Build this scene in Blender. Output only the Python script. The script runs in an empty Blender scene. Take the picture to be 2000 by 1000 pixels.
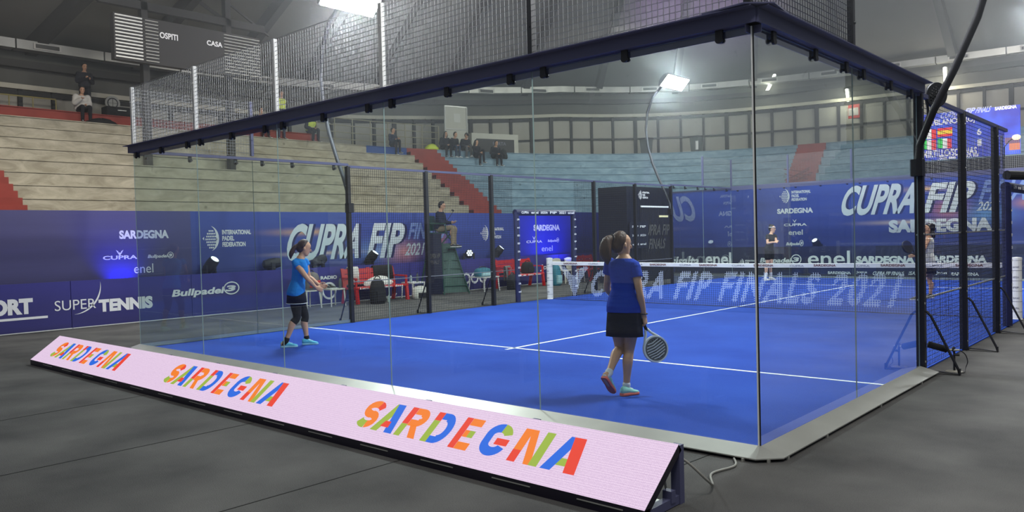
import bpy, bmesh, math, random
from mathutils import Vector as V, Matrix
from mathutils.bvhtree import BVHTree
from mathutils.geometry import tessellate_polygon
random.seed(7)
PI = math.pi
S = bpy.context.scene
COL = S.collection

# ------------------------------------------------------------------ camera, world, large lights, exposure
CAM = V((2.3923, -5.2511, 1.586)); FPX = 1544.5
_yaw, _pit, _rol = -0.7277, -0.0248, -0.0257
CF = V((math.sin(_yaw)*math.cos(_pit), math.cos(_yaw)*math.cos(_pit), math.sin(_pit)))
_r = V((math.cos(_yaw), -math.sin(_yaw), 0)); _u = _r.cross(CF)
CR = _r*math.cos(_rol) + _u*math.sin(_rol); CU = -_r*math.sin(_rol) + _u*math.cos(_rol)
cam = bpy.data.cameras.new('camera'); cam.sensor_width = 36; cam.lens = FPX/2000*36
cam.clip_start = 0.05; cam.clip_end = 300
camo = bpy.data.objects.new('camera', cam); COL.objects.link(camo)
camo.matrix_world = Matrix(((CR.x, CU.x, -CF.x, CAM.x), (CR.y, CU.y, -CF.y, CAM.y), (CR.z, CU.z, -CF.z, CAM.z), (0, 0, 0, 1)))
S.camera = camo

w = bpy.data.worlds.new('world'); S.world = w; w.use_nodes = True
w.node_tree.nodes['Background'].inputs[0].default_value = (0.55, 0.6, 0.7, 1)
w.node_tree.nodes['Background'].inputs[1].default_value = 0.30
S.view_settings.view_transform = 'Standard'; S.view_settings.look = 'None'
S.view_settings.gamma = 1; S.view_settings.use_curve_mapping = False
S.view_settings.exposure = 0.0
S.cycles.transparent_max_bounces = 40
S.cycles.max_bounces = 6; S.cycles.diffuse_bounces = 2; S.cycles.glossy_bounces = 3; S.cycles.transmission_bounces = 3
S.cycles.sample_clamp_indirect = 4

def light(name, kind, loc, target, power, color=(1, 1, 1), size=(1, 1), **kw):
    l = bpy.data.lights.new(name, kind); l.energy = power; l.color = color
    if kind == 'AREA':
        l.shape = 'RECTANGLE'; l.size, l.size_y = size
    for k, v in kw.items(): setattr(l, k, v)
    o = bpy.data.objects.new(name, l); COL.objects.link(o)
    o.location = loc
    o.rotation_euler = (V(target)-V(loc)).to_track_quat('-Z', 'Y').to_euler()
    return o

LAMPS = [(-9.75, 3.95), (-9.75, 15.45), (-0.25, 3.95), (-0.25, 15.45)]
for lx, ly in LAMPS:      # the four floodlights on the court's lamp poles
    light('floodlight_light', 'AREA', (lx+(0.12 if lx < -5 else -0.12), ly, 5.93), (-5, ly*0.75+2.5, 0), 480, (0.93, 0.97, 1.0), (0.4, 1.25))
    light('ceiling_fill', 'AREA', (lx, ly, 6.4), (lx*0.6-2, ly*0.8+2, 14), 520, (0.95, 0.98, 1.0), (1.0, 1.0))  # unseen up-facing light added to brighten the roof, not a floodlight
for hx, hy in ((-17, 1), (-17, 12), (-16, 24), (-4, 27), (6, 8), (3, -5)):   # hall lamps high under the roof
    light('hall_and_fill_light', 'AREA', (hx, hy, 10.4), (hx*1.15-0.3, hy*1.1, 0), 470, (1.0, 0.96, 0.88), (2.5, 2.5))

light('hall_and_fill_light', 'AREA', (-5, 17.5, 8.6), (-5, 22.6, 1.6), 520, (0.97, 0.98, 1.0), (6, 1.2))  # added area light that brightens the far hoarding, no fixture there
light('hall_and_fill_light', 'AREA', (-8.6, 7, 8.2), (-14.9, 7, 1.2), 330, (1.0, 0.97, 0.92), (1.2, 8))  # extra unseen light put in for the left hoarding

# ------------------------------------------------------------------ helpers
def px_ray(x, y): return CF + CR*((x-1000)/FPX) - CU*((y-500)/FPX)
def at_z(x, y, z): d = px_ray(x, y); return CAM + d*((z-CAM.z)/d.z)
def at_x(x, y, X): d = px_ray(x, y); return CAM + d*((X-CAM.x)/d.x)
def at_y(x, y, Y): d = px_ray(x, y); return CAM + d*((Y-CAM.y)/d.y)
def at_depth(x, y, dep): return CAM + px_ray(x, y)*dep
def lin(c): return c/12.92 if c <= 0.04045 else ((c+0.055)/1.055)**2.4
def rgb(r, g, b, a=1): return (lin(r/255), lin(g/255), lin(b/255), a)

_mats = {}
def mat(name, col, rough=0.6, metal=0.0, var=0.0, scale=6.0, bump=0.0, emit=None, estr=1.0, spec=None, stretch=None):
    """procedural principled material: colour with noise variation, optional bump and emission"""
    if name in _mats: return _mats[name]
    m = bpy.data.materials.new(name); m.use_nodes = True
    nt = m.node_tree; b = nt.nodes['Principled BSDF']
    b.inputs['Base Color'].default_value = col; b.inputs['Roughness'].default_value = rough; b.inputs['Metallic'].default_value = metal
    if spec is not None: b.inputs['Specular IOR Level'].default_value = spec
    if var or bump:
        tc = nt.nodes.new('ShaderNodeTexCoord'); n = nt.nodes.new('ShaderNodeTexNoise')
        n.inputs['Scale'].default_value = scale; n.inputs['Detail'].default_value = 5
        src = tc.outputs['Object']
        if stretch:
            mp = nt.nodes.new('ShaderNodeMapping'); mp.inputs['Scale'].default_value = stretch
            nt.links.new(src, mp.inputs[0]); src = mp.outputs[0]
        nt.links.new(src, n.inputs['Vector'])
        if var:
            r = nt.nodes.new('ShaderNodeValToRGB')
            r.color_ramp.elements[0].position = 0.3; r.color_ramp.elements[1].position = 0.7
            r.color_ramp.elements[0].color = tuple(c*(1-var) for c in col[:3])+(1,)
            r.color_ramp.elements[1].color = tuple(min(1, c*(1+var)) for c in col[:3])+(1,)
            nt.links.new(n.outputs['Fac'], r.inputs[0]); nt.links.new(r.outputs[0], b.inputs['Base Color'])
        if bump:
            bp = nt.nodes.new('ShaderNodeBump'); bp.inputs['Strength'].default_value = bump; bp.inputs['Distance'].default_value = 0.02
            nt.links.new(n.outputs['Fac'], bp.inputs['Height']); nt.links.new(bp.outputs[0], b.inputs['Normal'])
    if emit is not None:
        b.inputs['Emission Color'].default_value = emit; b.inputs['Emission Strength'].default_value = estr
    _mats[name] = m
    return m

class MB:
    """collects shapes given in world (or thing-local) coordinates and links them as ONE mesh object"""
    def __init__(s): s.v = []; s.f = []; s.mi = []; s.m = 0; s.cut = []; s.lock = False
    def add(s, vs, fs):
        if not s.lock: s.cut.append((len(s.v), len(s.f)))
        o = len(s.v); s.v += [tuple(p) for p in vs]; s.f += [tuple(i+o for i in f) for f in fs]; s.mi += [s.m]*len(fs); return s
    def box(s, a, b):
        x0, y0, z0 = a; x1, y1, z1 = b
        vs = [(x0,y0,z0),(x1,y0,z0),(x1,y1,z0),(x0,y1,z0),(x0,y0,z1),(x1,y0,z1),(x1,y1,z1),(x0,y1,z1)]
        return s.add(vs, [(0,3,2,1),(4,5,6,7),(0,1,5,4),(1,2,6,5),(2,3,7,6),(3,0,4,7)])
    def bar(s, p, q, w, h=None, up=(0,0,1)):
        """rectangular bar from p to q"""
        h = w if h is None else h
        p, q = V(p), V(q); d = (q-p).normalized(); up = V(up)
        if abs(d.dot(up)) > 0.98: up = V((1,0,0)) if abs(d.x) < 0.9 else V((0,1,0))
        a = d.cross(up).normalized()*(w/2); c = a.cross(d).normalized()*(h/2)
        vs = [p-a-c,p+a-c,p+a+c,p-a+c,q-a-c,q+a-c,q+a+c,q-a+c]
        return s.add(vs, [(0,1,2,3),(7,6,5,4),(0,4,5,1),(1,5,6,2),(2,6,7,3),(3,7,4,0)])
    def tube(s, pts, r, n=8, closed=False, cap=True):
        pts = [V(p) for p in pts]; k = len(pts); rs = r if isinstance(r, (list, tuple)) else [r]*k
        ups = None; rings = []
        for i, p in enumerate(pts):
            d = ((pts[(i+1) % k] if (i < k-1 or closed) else p)-(pts[i-1] if (i > 0 or closed) else p)).normalized()
            if ups is None:
                ups = V((0,0,1)) if abs(d.z) < 0.9 else V((1,0,0))
            a = d.cross(ups).normalized(); b = a.cross(d).normalized(); ups = b
            rings.append([p+a*(rs[i]*math.cos(2*PI*j/n))+b*(rs[i]*math.sin(2*PI*j/n)) for j in range(n)])
        vs = [x for R in rings for x in R]; fs = []
        for i in range(k if closed else k-1):
            for j in range(n):
                A = i*n+j; B = i*n+(j+1) % n; C2 = ((i+1) % k)*n+(j+1) % n; D = ((i+1) % k)*n+j
                fs.append((A,B,C2,D))
        if cap and not closed: fs += [tuple(range(n))[::-1], tuple((k-1)*n+j for j in range(n))]
        return s.add(vs, fs)
    def loft(s, rings, cap=True):
        n = len(rings[0]); vs = [p for R in rings for p in R]; fs = []
        for i in range(len(rings)-1):
            for j in range(n): fs.append((i*n+j, i*n+(j+1) % n, (i+1)*n+(j+1) % n, (i+1)*n+j))
        if cap: fs += [tuple(range(n))[::-1], tuple((len(rings)-1)*n+j for j in range(n))]
        return s.add(vs, fs)
    def lathe(s, prof, c=(0,0,0), n=20, axis=(0,0,1)):
        """(radius, height) profile turned about an axis through c"""
        ax = V(axis).normalized(); t = V((1,0,0)) if abs(ax.x) < 0.9 else V((0,1,0))
        a = ax.cross(t).normalized(); b = ax.cross(a); c = V(c)
        return s.loft([[c+ax*h+(a*math.cos(2*PI*j/n)+b*math.sin(2*PI*j/n))*max(r, 1e-4) for j in range(n)] for r, h in prof])
    def ell(s, c, r, n=12, m=8):
        c = V(c); rings = []
        for i in range(1, m):
            t = PI*i/m; rings.append([c+V((r[0]*math.sin(t)*math.cos(2*PI*j/n), r[1]*math.sin(t)*math.sin(2*PI*j/n), -r[2]*math.cos(t))) for j in range(n)])
        return s.loft(rings)
    def prism(s, poly, o, u, v, depth):
        """planar polygon (2D points on axes u, v from origin o) with thickness along u x v"""
        o, u, v = V(o), V(u), V(v); nn = u.cross(v).normalized()*depth; k = len(poly)
        base = [o+u*a+v*b for a, b in poly]
        tri = tessellate_polygon([[V((a, b, 0)) for a, b in poly]])
        area = sum(poly[i][0]*poly[(i+1) % k][1]-poly[(i+1) % k][0]*poly[i][1] for i in range(k))
        fs = []
        for t in tri:
            A = (poly[t[1]][0]-poly[t[0]][0])*(poly[t[2]][1]-poly[t[0]][1])-(poly[t[2]][0]-poly[t[0]][0])*(poly[t[1]][1]-poly[t[0]][1])
            t = tuple(t) if A > 0 else tuple(t)[::-1]
            fs.append(tuple(i+k for i in t)); fs.append(t[::-1])
        for i in range(k):
            j = (i+1) % k
            fs.append((i, j, j+k, i+k) if area > 0 else (j, i, i+k, j+k))
        return s.add(base+[p+nn for p in base], fs)
    def build(s, name, mats, parent=None, loc=None, smooth=False, rot=None):
        me = bpy.data.meshes.new(name)
        if parent is not None: base = wloc(parent)
        elif loc is not None: base = V(loc)
        else:
            xs = [p[0] for p in s.v]; ys = [p[1] for p in s.v]; zs = [p[2] for p in s.v]
            base = V(((min(xs)+max(xs))/2, (min(ys)+max(ys))/2, min(zs)))
        me.from_pydata([(p[0]-base.x, p[1]-base.y, p[2]-base.z) for p in s.v], [], s.f)
        for m in (mats if isinstance(mats, (list, tuple)) else [mats]): me.materials.append(m)
        me.polygons.foreach_set('material_index', s.mi)
        if smooth: me.polygons.foreach_set('use_smooth', [True]*len(me.polygons))
        me.update()
        o = bpy.data.objects.new(name, me); COL.objects.link(o)
        if parent is not None: o.parent = parent
        else: o.location = base
        return o

def wloc(o):
    p = V(o.location)
    while o.parent is not None: o = o.parent; p = p + V(o.location)
    return p
def thing(name, label, cat, loc=(0,0,0), group=None):
    o = bpy.data.objects.new(name, None); o.empty_display_size = 0.1; COL.objects.link(o); o.location = loc
    o['label'] = label; o['category'] = cat
    if group: o['group'] = group
    return o
def tag(o, label, cat, group=None):
    o['label'] = label; o['category'] = cat
    if group: o['group'] = group
    return o
def struct(o): o['kind'] = 'structure'; return o
def copy_tree(src, loc, rz=0.0, label=None):
    r = src.copy(); COL.objects.link(r); r.location = loc; r.rotation_euler = (0, 0, rz)
    if label: r['label'] = label
    for ch in list(src.children):
        c = ch.copy(); COL.objects.link(c); c.parent = r
        for g in list(ch.children):
            d = g.copy(); COL.objects.link(d); d.parent = c
    return r

# lettering: outlines of the built-in font turned into thin solid letters on a plane
_tc = {}
def glyphs(s, bold=0.0, space=1.0):
    key = (s, bold, space)
    if key not in _tc:
        c = bpy.data.curves.new('t', 'FONT'); c.body = s; c.offset = bold; c.space_character = space; c.resolution_u = 4; c.fill_mode = 'FRONT'
        o = bpy.data.objects.new('t', c); COL.objects.link(o)
        dg = bpy.context.evaluated_depsgraph_get(); dg.update()
        me = bpy.data.meshes.new_from_object(o.evaluated_get(dg))
        vs = [(v.co.x, v.co.y) for v in me.vertices]; fs = [tuple(p.vertices) for p in me.polygons]
        bpy.data.objects.remove(o); bpy.data.meshes.remove(me); bpy.data.curves.remove(c)
        xs = [p[0] for p in vs]; ys = [p[1] for p in vs]
        x0, x1, y0, y1 = min(xs), max(xs), min(ys), max(ys)
        _tc[key] = ([((a-x0)/(x1-x0), (b-y0)/(y1-y0)) for a, b in vs], fs)
    return _tc[key]
def put_text(mb, s, o, u, v, w, h, bold=0.02, shear=0.0, lift=0.004, space=1.0):
    """string s fills the w x h rectangle at o on axes u (reading direction), v (up)"""
    vs, fs = glyphs(s, bold, space); o, u, v = V(o), V(u).normalized(), V(v).normalized(); n = u.cross(v)*lift
    mb.add([o+u*(a*w+(b-0.5)*h*shear)+v*(b*h)+n for a, b in vs], fs)
def left_wall(X):   # text placed on the plane x = X facing the court: rectangle given by its pixel corners
    def f(mb, s, x0, y1, x1, y0, **k):
        a = at_x(x0, y1, X); b = at_x(x1, y0, X); c = at_x(x0, y0, X)
        h = c.z-a.z
        put_text(mb, s, a, (0,1,0), (0,0,1), b.y-a.y, h, **k)
    return f
def far_wall(Y):
    def f(mb, s, x0, y1, x1, y0, **k):
        a = at_y(x0, y1, Y); b = at_y(x1, y0, Y); c = at_y(x0, y0, Y)
        put_text(mb, s, a, (1,0,0), (0,0,1), b.x-a.x, c.z-a.z, **k)
    return f
def ring2d(mb, o, u, v, cx, cy, rx, ry, t, a0=0, a1=360, taper=False, n=28, lift=0.004, rot=0.0):
    """flat ring or crescent of thickness t on a plane"""
    o, u, v = V(o), V(u).normalized(), V(v).normalized(); nn = u.cross(v)*lift; vs = []; fs = []
    for i in range(n+1):
        f = i/n; a = math.radians(a0+(a1-a0)*f); tt = t*(math.sin(PI*f) if taper else 1)
        for k in (0, 1):
            x = (rx-tt*k)*math.cos(a); y = (ry-tt*k)*math.sin(a)
            x, y = x*math.cos(rot)-y*math.sin(rot), x*math.sin(rot)+y*math.cos(rot)
            vs.append(o+u*(cx+x)+v*(cy+y)+nn)
        if i: fs.append((2*i-2, 2*i, 2*i+1, 2*i-1))
    mb.add(vs, fs)
def poly2d(mb, pts, o, u, v, sx=1.0, sy=1.0, lift=0.004, shear=0.0):
    o, u, v = V(o), V(u).normalized(), V(v).normalized(); nn = u.cross(v)*lift
    tri = tessellate_polygon([[V((a, b, 0)) for a, b in pts]])
    fs = []
    for t in tri:
        A = (pts[t[1]][0]-pts[t[0]][0])*(pts[t[2]][1]-pts[t[0]][1])-(pts[t[2]][0]-pts[t[0]][0])*(pts[t[1]][1]-pts[t[0]][1])
        fs.append(tuple(t) if A > 0 else tuple(t)[::-1])
    mb.add([o+u*((a+b*shear)*sx)+v*(b*sy)+nn for a, b in pts], fs)
def federation_logo(mb, o, u, v, h):
    """ball of dashes, crescent and three lines of lettering; h = height of the mark"""
    mb.cut.append((len(mb.v), len(mb.f))); mb.lock = True
    for i, n in enumerate((3, 5, 6, 7, 6, 5, 3)):
        for j in range(n):
            x = (0.36-0.075*(n-1)/2+0.075*j)*h; y = (0.12+0.115*i)*h
            poly2d(mb, [(x-0.028*h, y-0.033*h), (x+0.028*h, y-0.033*h), (x+0.028*h, y+0.033*h), (x-0.028*h, y+0.033*h)], o, u, v)
    ring2d(mb, o, u, v, 0.28*h, 0.5*h, 0.42*h, 0.52*h, 0.12*h, -78, 78, True)
    poly2d(mb, [(-0.02*h, 0.5*h), (0.05*h, 0.43*h), (0.05*h, 0.57*h)], o, u, v)
    mb.lock = False
    for k, s in enumerate(('FEDERATION', 'PADEL', 'INTERNATIONAL')):
        put_text(mb, s, V(o)+V(u)*(0.84*h)+V(v)*((0.14+0.255*k)*h), u, v, (1.05, 0.54, 1.32)[k]*h, 0.2*h, bold=0.045)
def tribal_logo(mb, o, u, v, h):
    poly2d(mb, [(-0.5,1),(-0.3,0.55),(0,0),(0.3,0.55),(0.5,1),(0.2,0.78),(0.12,0.5),(0.0,0.62),(-0.12,0.5),(-0.2,0.78)], o, u, v, h*1.2, h)
def ball_logo(mb, o, u, v, w, h):
    """slanted sponsor word followed by an oval mark"""
    mb.cut.append((len(mb.v), len(mb.f))); mb.lock = True
    put_text(mb, 'Bullpadel', o, u, v, w*0.76, h*0.72, bold=0.035, shear=0.3)
    ring2d(mb, o, u, v, w*0.885, h*0.55, w*0.125, h*0.55, h*0.1, rot=0.35*0, n=30)
    put_text(mb, '3', V(o)+V(u)*(w*0.80)+V(v)*(h*0.28), u, v, w*0.15, h*0.5, bold=0.05, shear=0.35)
    mb.lock = False
def build_words(mb, m, parent, name='lettering'):
    """every word or mark becomes a flat part of its own"""
    c = mb.cut+[(len(mb.v), len(mb.f))]
    for (v0, f0), (v1, f1) in zip(c, c[1:]):
        if f1 == f0: continue
        q = MB(); q.v = mb.v[v0:v1]; q.f = [tuple(i-v0 for i in f) for f in mb.f[f0:f1]]; q.mi = [0]*len(q.f); q.build(name, m, parent)

# ------------------------------------------------------------------ materials
M_steel = mat('dark_frame_paint', rgb(86, 88, 120), 0.5, 0.0, spec=0.4)
M_wpost = mat('lit_post_pale', rgb(214, 214, 208), 0.45, 0.1)  # pale tone stands for light caught by the left mesh posts
M_cable = mat('pale_wire_rope', rgb(196, 198, 200), 0.5)
M_black = mat('black_paint', rgb(20, 20, 26), 0.5)
M_alu = mat('aluminium', rgb(190, 190, 182), 0.42, 0.55, var=0.06, scale=3)
M_wire = mat('galvanised_wire', rgb(150, 152, 150), 0.45, 0.25)
M_wireb = mat('dark_wire', rgb(44, 46, 54), 0.5, 0.2)
M_white = mat('white_plastic', rgb(225, 225, 222), 0.5)
M_print = mat('white_print', rgb(250, 250, 252), 0.6)
M_line = mat('white_line_paint', rgb(225, 230, 235), 0.8)

def carpet_material():
    m = mat('grey_carpet', rgb(84, 83, 80), 0.97, spec=0.1)
    nt = m.node_tree; b = nt.nodes['Principled BSDF']
    tc = nt.nodes.new('ShaderNodeTexCoord')
    n1 = nt.nodes.new('ShaderNodeTexNoise'); n1.inputs['Scale'].default_value = 1.1; n1.inputs['Detail'].default_value = 6
    n2 = nt.nodes.new('ShaderNodeTexNoise'); n2.inputs['Scale'].default_value = 160; n2.inputs['Detail'].default_value = 2
    mx = nt.nodes.new('ShaderNodeMath'); mx.operation = 'MULTIPLY_ADD'; mx.inputs[1].default_value = 0.55
    r = nt.nodes.new('ShaderNodeValToRGB'); r.color_ramp.elements[0].position = 0.45; r.color_ramp.elements[1].position = 1.0
    r.color_ramp.elements[0].color = rgb(64, 64, 65); r.color_ramp.elements[1].color = rgb(108, 107, 105)
    bp = nt.nodes.new('ShaderNodeBump'); bp.inputs['Strength'].default_value = 0.5; bp.inputs['Distance'].default_value = 0.01
    L = nt.links.new
    L(tc.outputs['Object'], n1.inputs['Vector']); L(tc.outputs['Object'], n2.inputs['Vector'])
    L(n2.outputs['Fac'], mx.inputs[0]); L(n1.outputs['Fac'], mx.inputs[2]); L(mx.outputs[0], r.inputs[0]); L(r.outputs[0], b.inputs['Base Color'])
    L(n2.outputs['Fac'], bp.inputs['Height']); L(bp.outputs[0], b.inputs['Normal'])
    return m
M_carpet = carpet_material()
def turf_material():
    m = mat('blue_turf', rgb(38, 78, 190), 0.9, spec=0.15)
    nt = m.node_tree; b = nt.nodes['Principled BSDF']; L = nt.links.new
    tc = nt.nodes.new('ShaderNodeTexCoord')
    n1 = nt.nodes.new('ShaderNodeTexNoise'); n1.inputs['Scale'].default_value = 120; n1.inputs['Detail'].default_value = 3
    n2 = nt.nodes.new('ShaderNodeTexNoise'); n2.inputs['Scale'].default_value = 0.8; n2.inputs['Detail'].default_value = 5
    a = nt.nodes.new('ShaderNodeMath'); a.operation = 'MULTIPLY_ADD'; a.inputs[1].default_value = 0.6
    r = nt.nodes.new('ShaderNodeValToRGB'); r.color_ramp.elements[0].position = 0.4; r.color_ramp.elements[1].position = 1.05
    r.color_ramp.elements[0].color = rgb(24, 54, 140); r.color_ramp.elements[1].color = rgb(42, 78, 172)
    bp = nt.nodes.new('ShaderNodeBump'); bp.inputs['Strength'].default_value = 0.4; bp.inputs['Distance'].default_value = 0.01
    L(tc.outputs['Object'], n1.inputs['Vector']); L(tc.outputs['Object'], n2.inputs['Vector'])
    L(n1.outputs['Fac'], a.inputs[0]); L(n2.outputs['Fac'], a.inputs[2]); L(a.outputs[0], r.inputs[0]); L(r.outputs[0], b.inputs['Base Color'])
    L(n1.outputs['Fac'], bp.inputs['Height']); L(bp.outputs[0], b.inputs['Normal'])
    return m
M_turf = turf_material()
def glass_material():
    m = bpy.data.materials.new('court_glass'); m.use_nodes = True; nt = m.node_tree; nt.nodes.clear(); L = nt.links.new
    out = nt.nodes.new('ShaderNodeOutputMaterial')
    tr = nt.nodes.new('ShaderNodeBsdfTransparent'); tr.inputs[0].default_value = (0.90, 0.945, 0.935, 1)
    gl = nt.nodes.new('ShaderNodeBsdfGlossy'); gl.inputs['Roughness'].default_value = 0.0; gl.inputs[0].default_value = (1, 1, 1, 1)
    df = nt.nodes.new('ShaderNodeBsdfDiffuse'); df.inputs[0].default_value = (0.62, 0.68, 0.68, 1)
    fr = nt.nodes.new('ShaderNodeFresnel'); fr.inputs['IOR'].default_value = 1.5
    ge = nt.nodes.new('ShaderNodeNewGeometry')
    inv = nt.nodes.new('ShaderNodeMath'); inv.operation = 'SUBTRACT'; inv.inputs[0].default_value = 1.0; L(ge.outputs['Backfacing'], inv.inputs[1])
    ml = nt.nodes.new('ShaderNodeMath'); ml.operation = 'MULTIPLY'; L(fr.outputs[0], ml.inputs[0]); L(inv.outputs[0], ml.inputs[1])
    m2 = nt.nodes.new('ShaderNodeMath'); m2.operation = 'MULTIPLY'; m2.inputs[1].default_value = 1.7; m2.use_clamp = True; L(ml.outputs[0], m2.inputs[0])
    # dust film and dried smears towards the top of the panes
    tc = nt.nodes.new('ShaderNodeTexCoord'); no = nt.nodes.new('ShaderNodeTexNoise'); no.inputs['Scale'].default_value = 5.5; no.inputs['Detail'].default_value = 7; no.inputs['Roughness'].default_value = 0.65
    no.inputs['Distortion'].default_value = 1.4
    L(tc.outputs['Object'], no.inputs['Vector'])
    rp = nt.nodes.new('ShaderNodeValToRGB'); rp.color_ramp.elements[0].position = 0.62; rp.color_ramp.elements[1].position = 0.74
    rp.color_ramp.elements[0].color = (0, 0, 0, 1); rp.color_ramp.elements[1].color = (1, 1, 1, 1); L(no.outputs['Fac'], rp.inputs[0])
    sp = nt.nodes.new('ShaderNodeSeparateXYZ'); L(tc.outputs['Object'], sp.inputs[0])
    mr = nt.nodes.new('ShaderNodeMapRange'); mr.inputs['From Min'].default_value = 2.1; mr.inputs['From Max'].default_value = 2.95
    mr.inputs['To Min'].default_value = 0.0; mr.inputs['To Max'].default_value = 0.32; L(sp.outputs['Z'], mr.inputs['Value'])
    sm = nt.nodes.new('ShaderNodeMath'); sm.operation = 'MULTIPLY_ADD'; sm.inputs[2].default_value = 0.022; L(rp.outputs[0], sm.inputs[0]); L(mr.outputs[0], sm.inputs[1])
    sm2 = nt.nodes.new('ShaderNodeMath'); sm2.operation = 'MULTIPLY'; L(sm.outputs[0], sm2.inputs[0]); L(inv.outputs[0], sm2.inputs[1])
    x1 = nt.nodes.new('ShaderNodeMixShader'); L(sm2.outputs[0], x1.inputs[0]); L(tr.outputs[0], x1.inputs[1]); L(df.outputs[0], x1.inputs[2])
    x2 = nt.nodes.new('ShaderNodeMixShader'); L(m2.outputs[0], x2.inputs[0]); L(x1.outputs[0], x2.inputs[1]); L(gl.outputs[0], x2.inputs[2])
    L(x2.outputs[0], out.inputs[0])
    return m
M_glass = glass_material()
M_gedge = mat('glass_edge', rgb(150, 170, 165), 0.25)

# ------------------------------------------------------------------ floor and court
fl = struct(MB().add([(-40,-16,0),(25,-16,0),(25,45,0),(-40,45,0)], [(0,1,2,3)]).build('floor', M_carpet, loc=(0,0,0)))
M_seam = mat('carpet_seam', rgb(34, 34, 34), 1.0)
for p, q in (((0, 822), (330, 764)), ((0, 930), (500, 825)), ((430, 1000), (778, 900)), ((1335, 908), (1440, 868))):
    a, b = at_z(*p, 0), at_z(*q, 0); d = (b-a)*0.15
    MB().bar(a-d*2+V((0,0,.0015)), b+d+V((0,0,.0015)), 0.008, 0.002).build('seam', M_seam, fl)

TZ = 0.012
turf = tag(MB().box((-10,0,0.001), (0,20,TZ)).build('artificial_turf', M_turf, loc=(-5,10,0)), 'bright blue artificial turf of the padel court inside the glass', 'court')
def line(a, b):
    MB().box((min(a[0],b[0]),min(a[1],b[1]),TZ), (max(a[0],b[0]),max(a[1],b[1]),TZ+0.003)).build('court_line', M_line, turf)
line((-10,3.02), (0,3.07)); line((-10,16.93), (0,16.98)); line((-5.025,2.87), (-4.975,17.13))

# aluminium edging that slopes from the glass down to the carpet
def ramp(name, label, pts):
    m = MB(); k = len(pts)
    for i in range(k-1):
        (a, b), (c, d) = pts[i], pts[i+1]
        m.add([(a[0],a[1],.075), (b[0],b[1],.030), (d[0],d[1],.030), (c[0],c[1],.075), (b[0],b[1],.022), (d[0],d[1],.022), (a[0],a[1],.02), (c[0],c[1],.02)],
              [(0,1,2,3), (1,4,5,2), (0,3,7,6)])
    # square feet that carry the outer lip
    for i in range(k-1):
        b, d = pts[i][1], pts[i+1][1]; n = max(1, int((V(b)-V(d)).length/1.0))
        for j in range(n):
            x = b[0]+(d[0]-b[0])*(j+.5)/n; y = b[1]+(d[1]-b[1])*(j+.5)/n
            x = x*.985 if abs(x) < .3 else x; m.box((x-.012,y-.012,0), (x+.004,y+.012,.024))
    return tag(m.build(name, M_alu), label, 'edging', 'aluminium edging around the court')
g = 0.008
ramp('edge_ramp', 'brushed aluminium edging along the near back glass, behind the pink display board', [((-10.02,-g),(-10.02,-.19)), ((-0.12,-g),(-0.12,-.19))])
ramp('edge_ramp', 'pale aluminium edging under the right side glass, next to the open grey carpet', [((g,.12),(.19,.12)), ((g,4.0),(.19,4.0))])
ramp('edge_ramp', 'chamfered aluminium corner plate below the nearest glass corner', [((-0.12,-g),(-0.12,-.19)), ((g,-g),(.05,-.19)), ((g,.0),(.19,-.05)), ((g,.12),(.19,.12))])
ramp('edge_ramp', 'aluminium edging under the left side glass at the near end', [((-10-g,4.0),(-10.15,4.0)), ((-10-g,.0),(-10.15,.0))])
ramp('edge_ramp', 'aluminium edging under the far back glass', [((0,20+g),(0,20.15)), ((-10,20+g),(-10,20.15))])

# ------------------------------------------------------------------ glass panels
ORD = ['first', 'second', 'third', 'fourth', 'fifth']
def glass(a, b, label):
    """12 mm pane from plan point a to b, 3 m high, with polished edges"""
    a, b = V((a[0],a[1],0)), V((b[0],b[1],0)); d = (b-a).normalized(); n = V((-d.y,d.x,0))*0.005
    a2, b2 = a+d*.003, b-d*.003
    m = MB(); z0, z1 = .02, 3.0
    vs = [a2-n,b2-n,b2+n,a2+n]; vs = [(p.x,p.y,z0) for p in vs]+[(p.x,p.y,z1) for p in vs]
    m.add(vs, [(0,1,5,4),(2,3,7,6)]); m.m = 1; m.add(vs, [(0,3,2,1),(4,5,6,7),(1,2,6,5),(3,0,4,7)])
    o = m.build('glass_panel', [M_glass, M_gedge], loc=((a.x+b.x)/2, (a.y+b.y)/2, 0)); tag(o, label, 'glass panel', 'glass panels of the court')
for i in range(5):
    glass((-2*i,0), (-2*i-2,0), f'{ORD[i]} clear pane of the near back wall counted from the nearest corner')
    glass((-2*i-2,20), (-2*i,20), f'{ORD[i]} clear pane of the far back wall counted from its right corner')
for i in range(2):
    glass((0,2*i+2), (0,2*i), ('clear side pane at the nearest corner on the right wall', 'clear side pane ending at the black post on the right wall')[i])
    glass((-10,2*i), (-10,2*i+2), ('clear pane of the left side wall at the near left corner', 'clear pane of the left side wall beside its first dark post')[i])
    glass((0,16+2*i+2), (0,16+2*i), ('clear pane of the right side wall at its far half', 'last clear pane of the right side wall at the far corner')[i])
    glass((-10,16+2*i), (-10,16+2*i+2), ('clear far pane of the left wall in front of the dark booth', 'last clear pane of the left wall at the far corner')[i])

cs = thing('corner_edge', 'thin dark gap strip and bright painted glass edge along the nearest glass corner', 'edge_strip', (0,0,.02))
MB().box((.002,-.009,.02),(.009,-.002,3.0)).build('gap_strip', M_black, cs); MB().box((-.012,-.009,.02),(-.001,-.004,3.0)).build('lit_edge_strip', mat('lit_edge_white', rgb(245,248,246), .3), cs)  # bright strip paints the lit glass edge, black strip the dark gap
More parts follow.
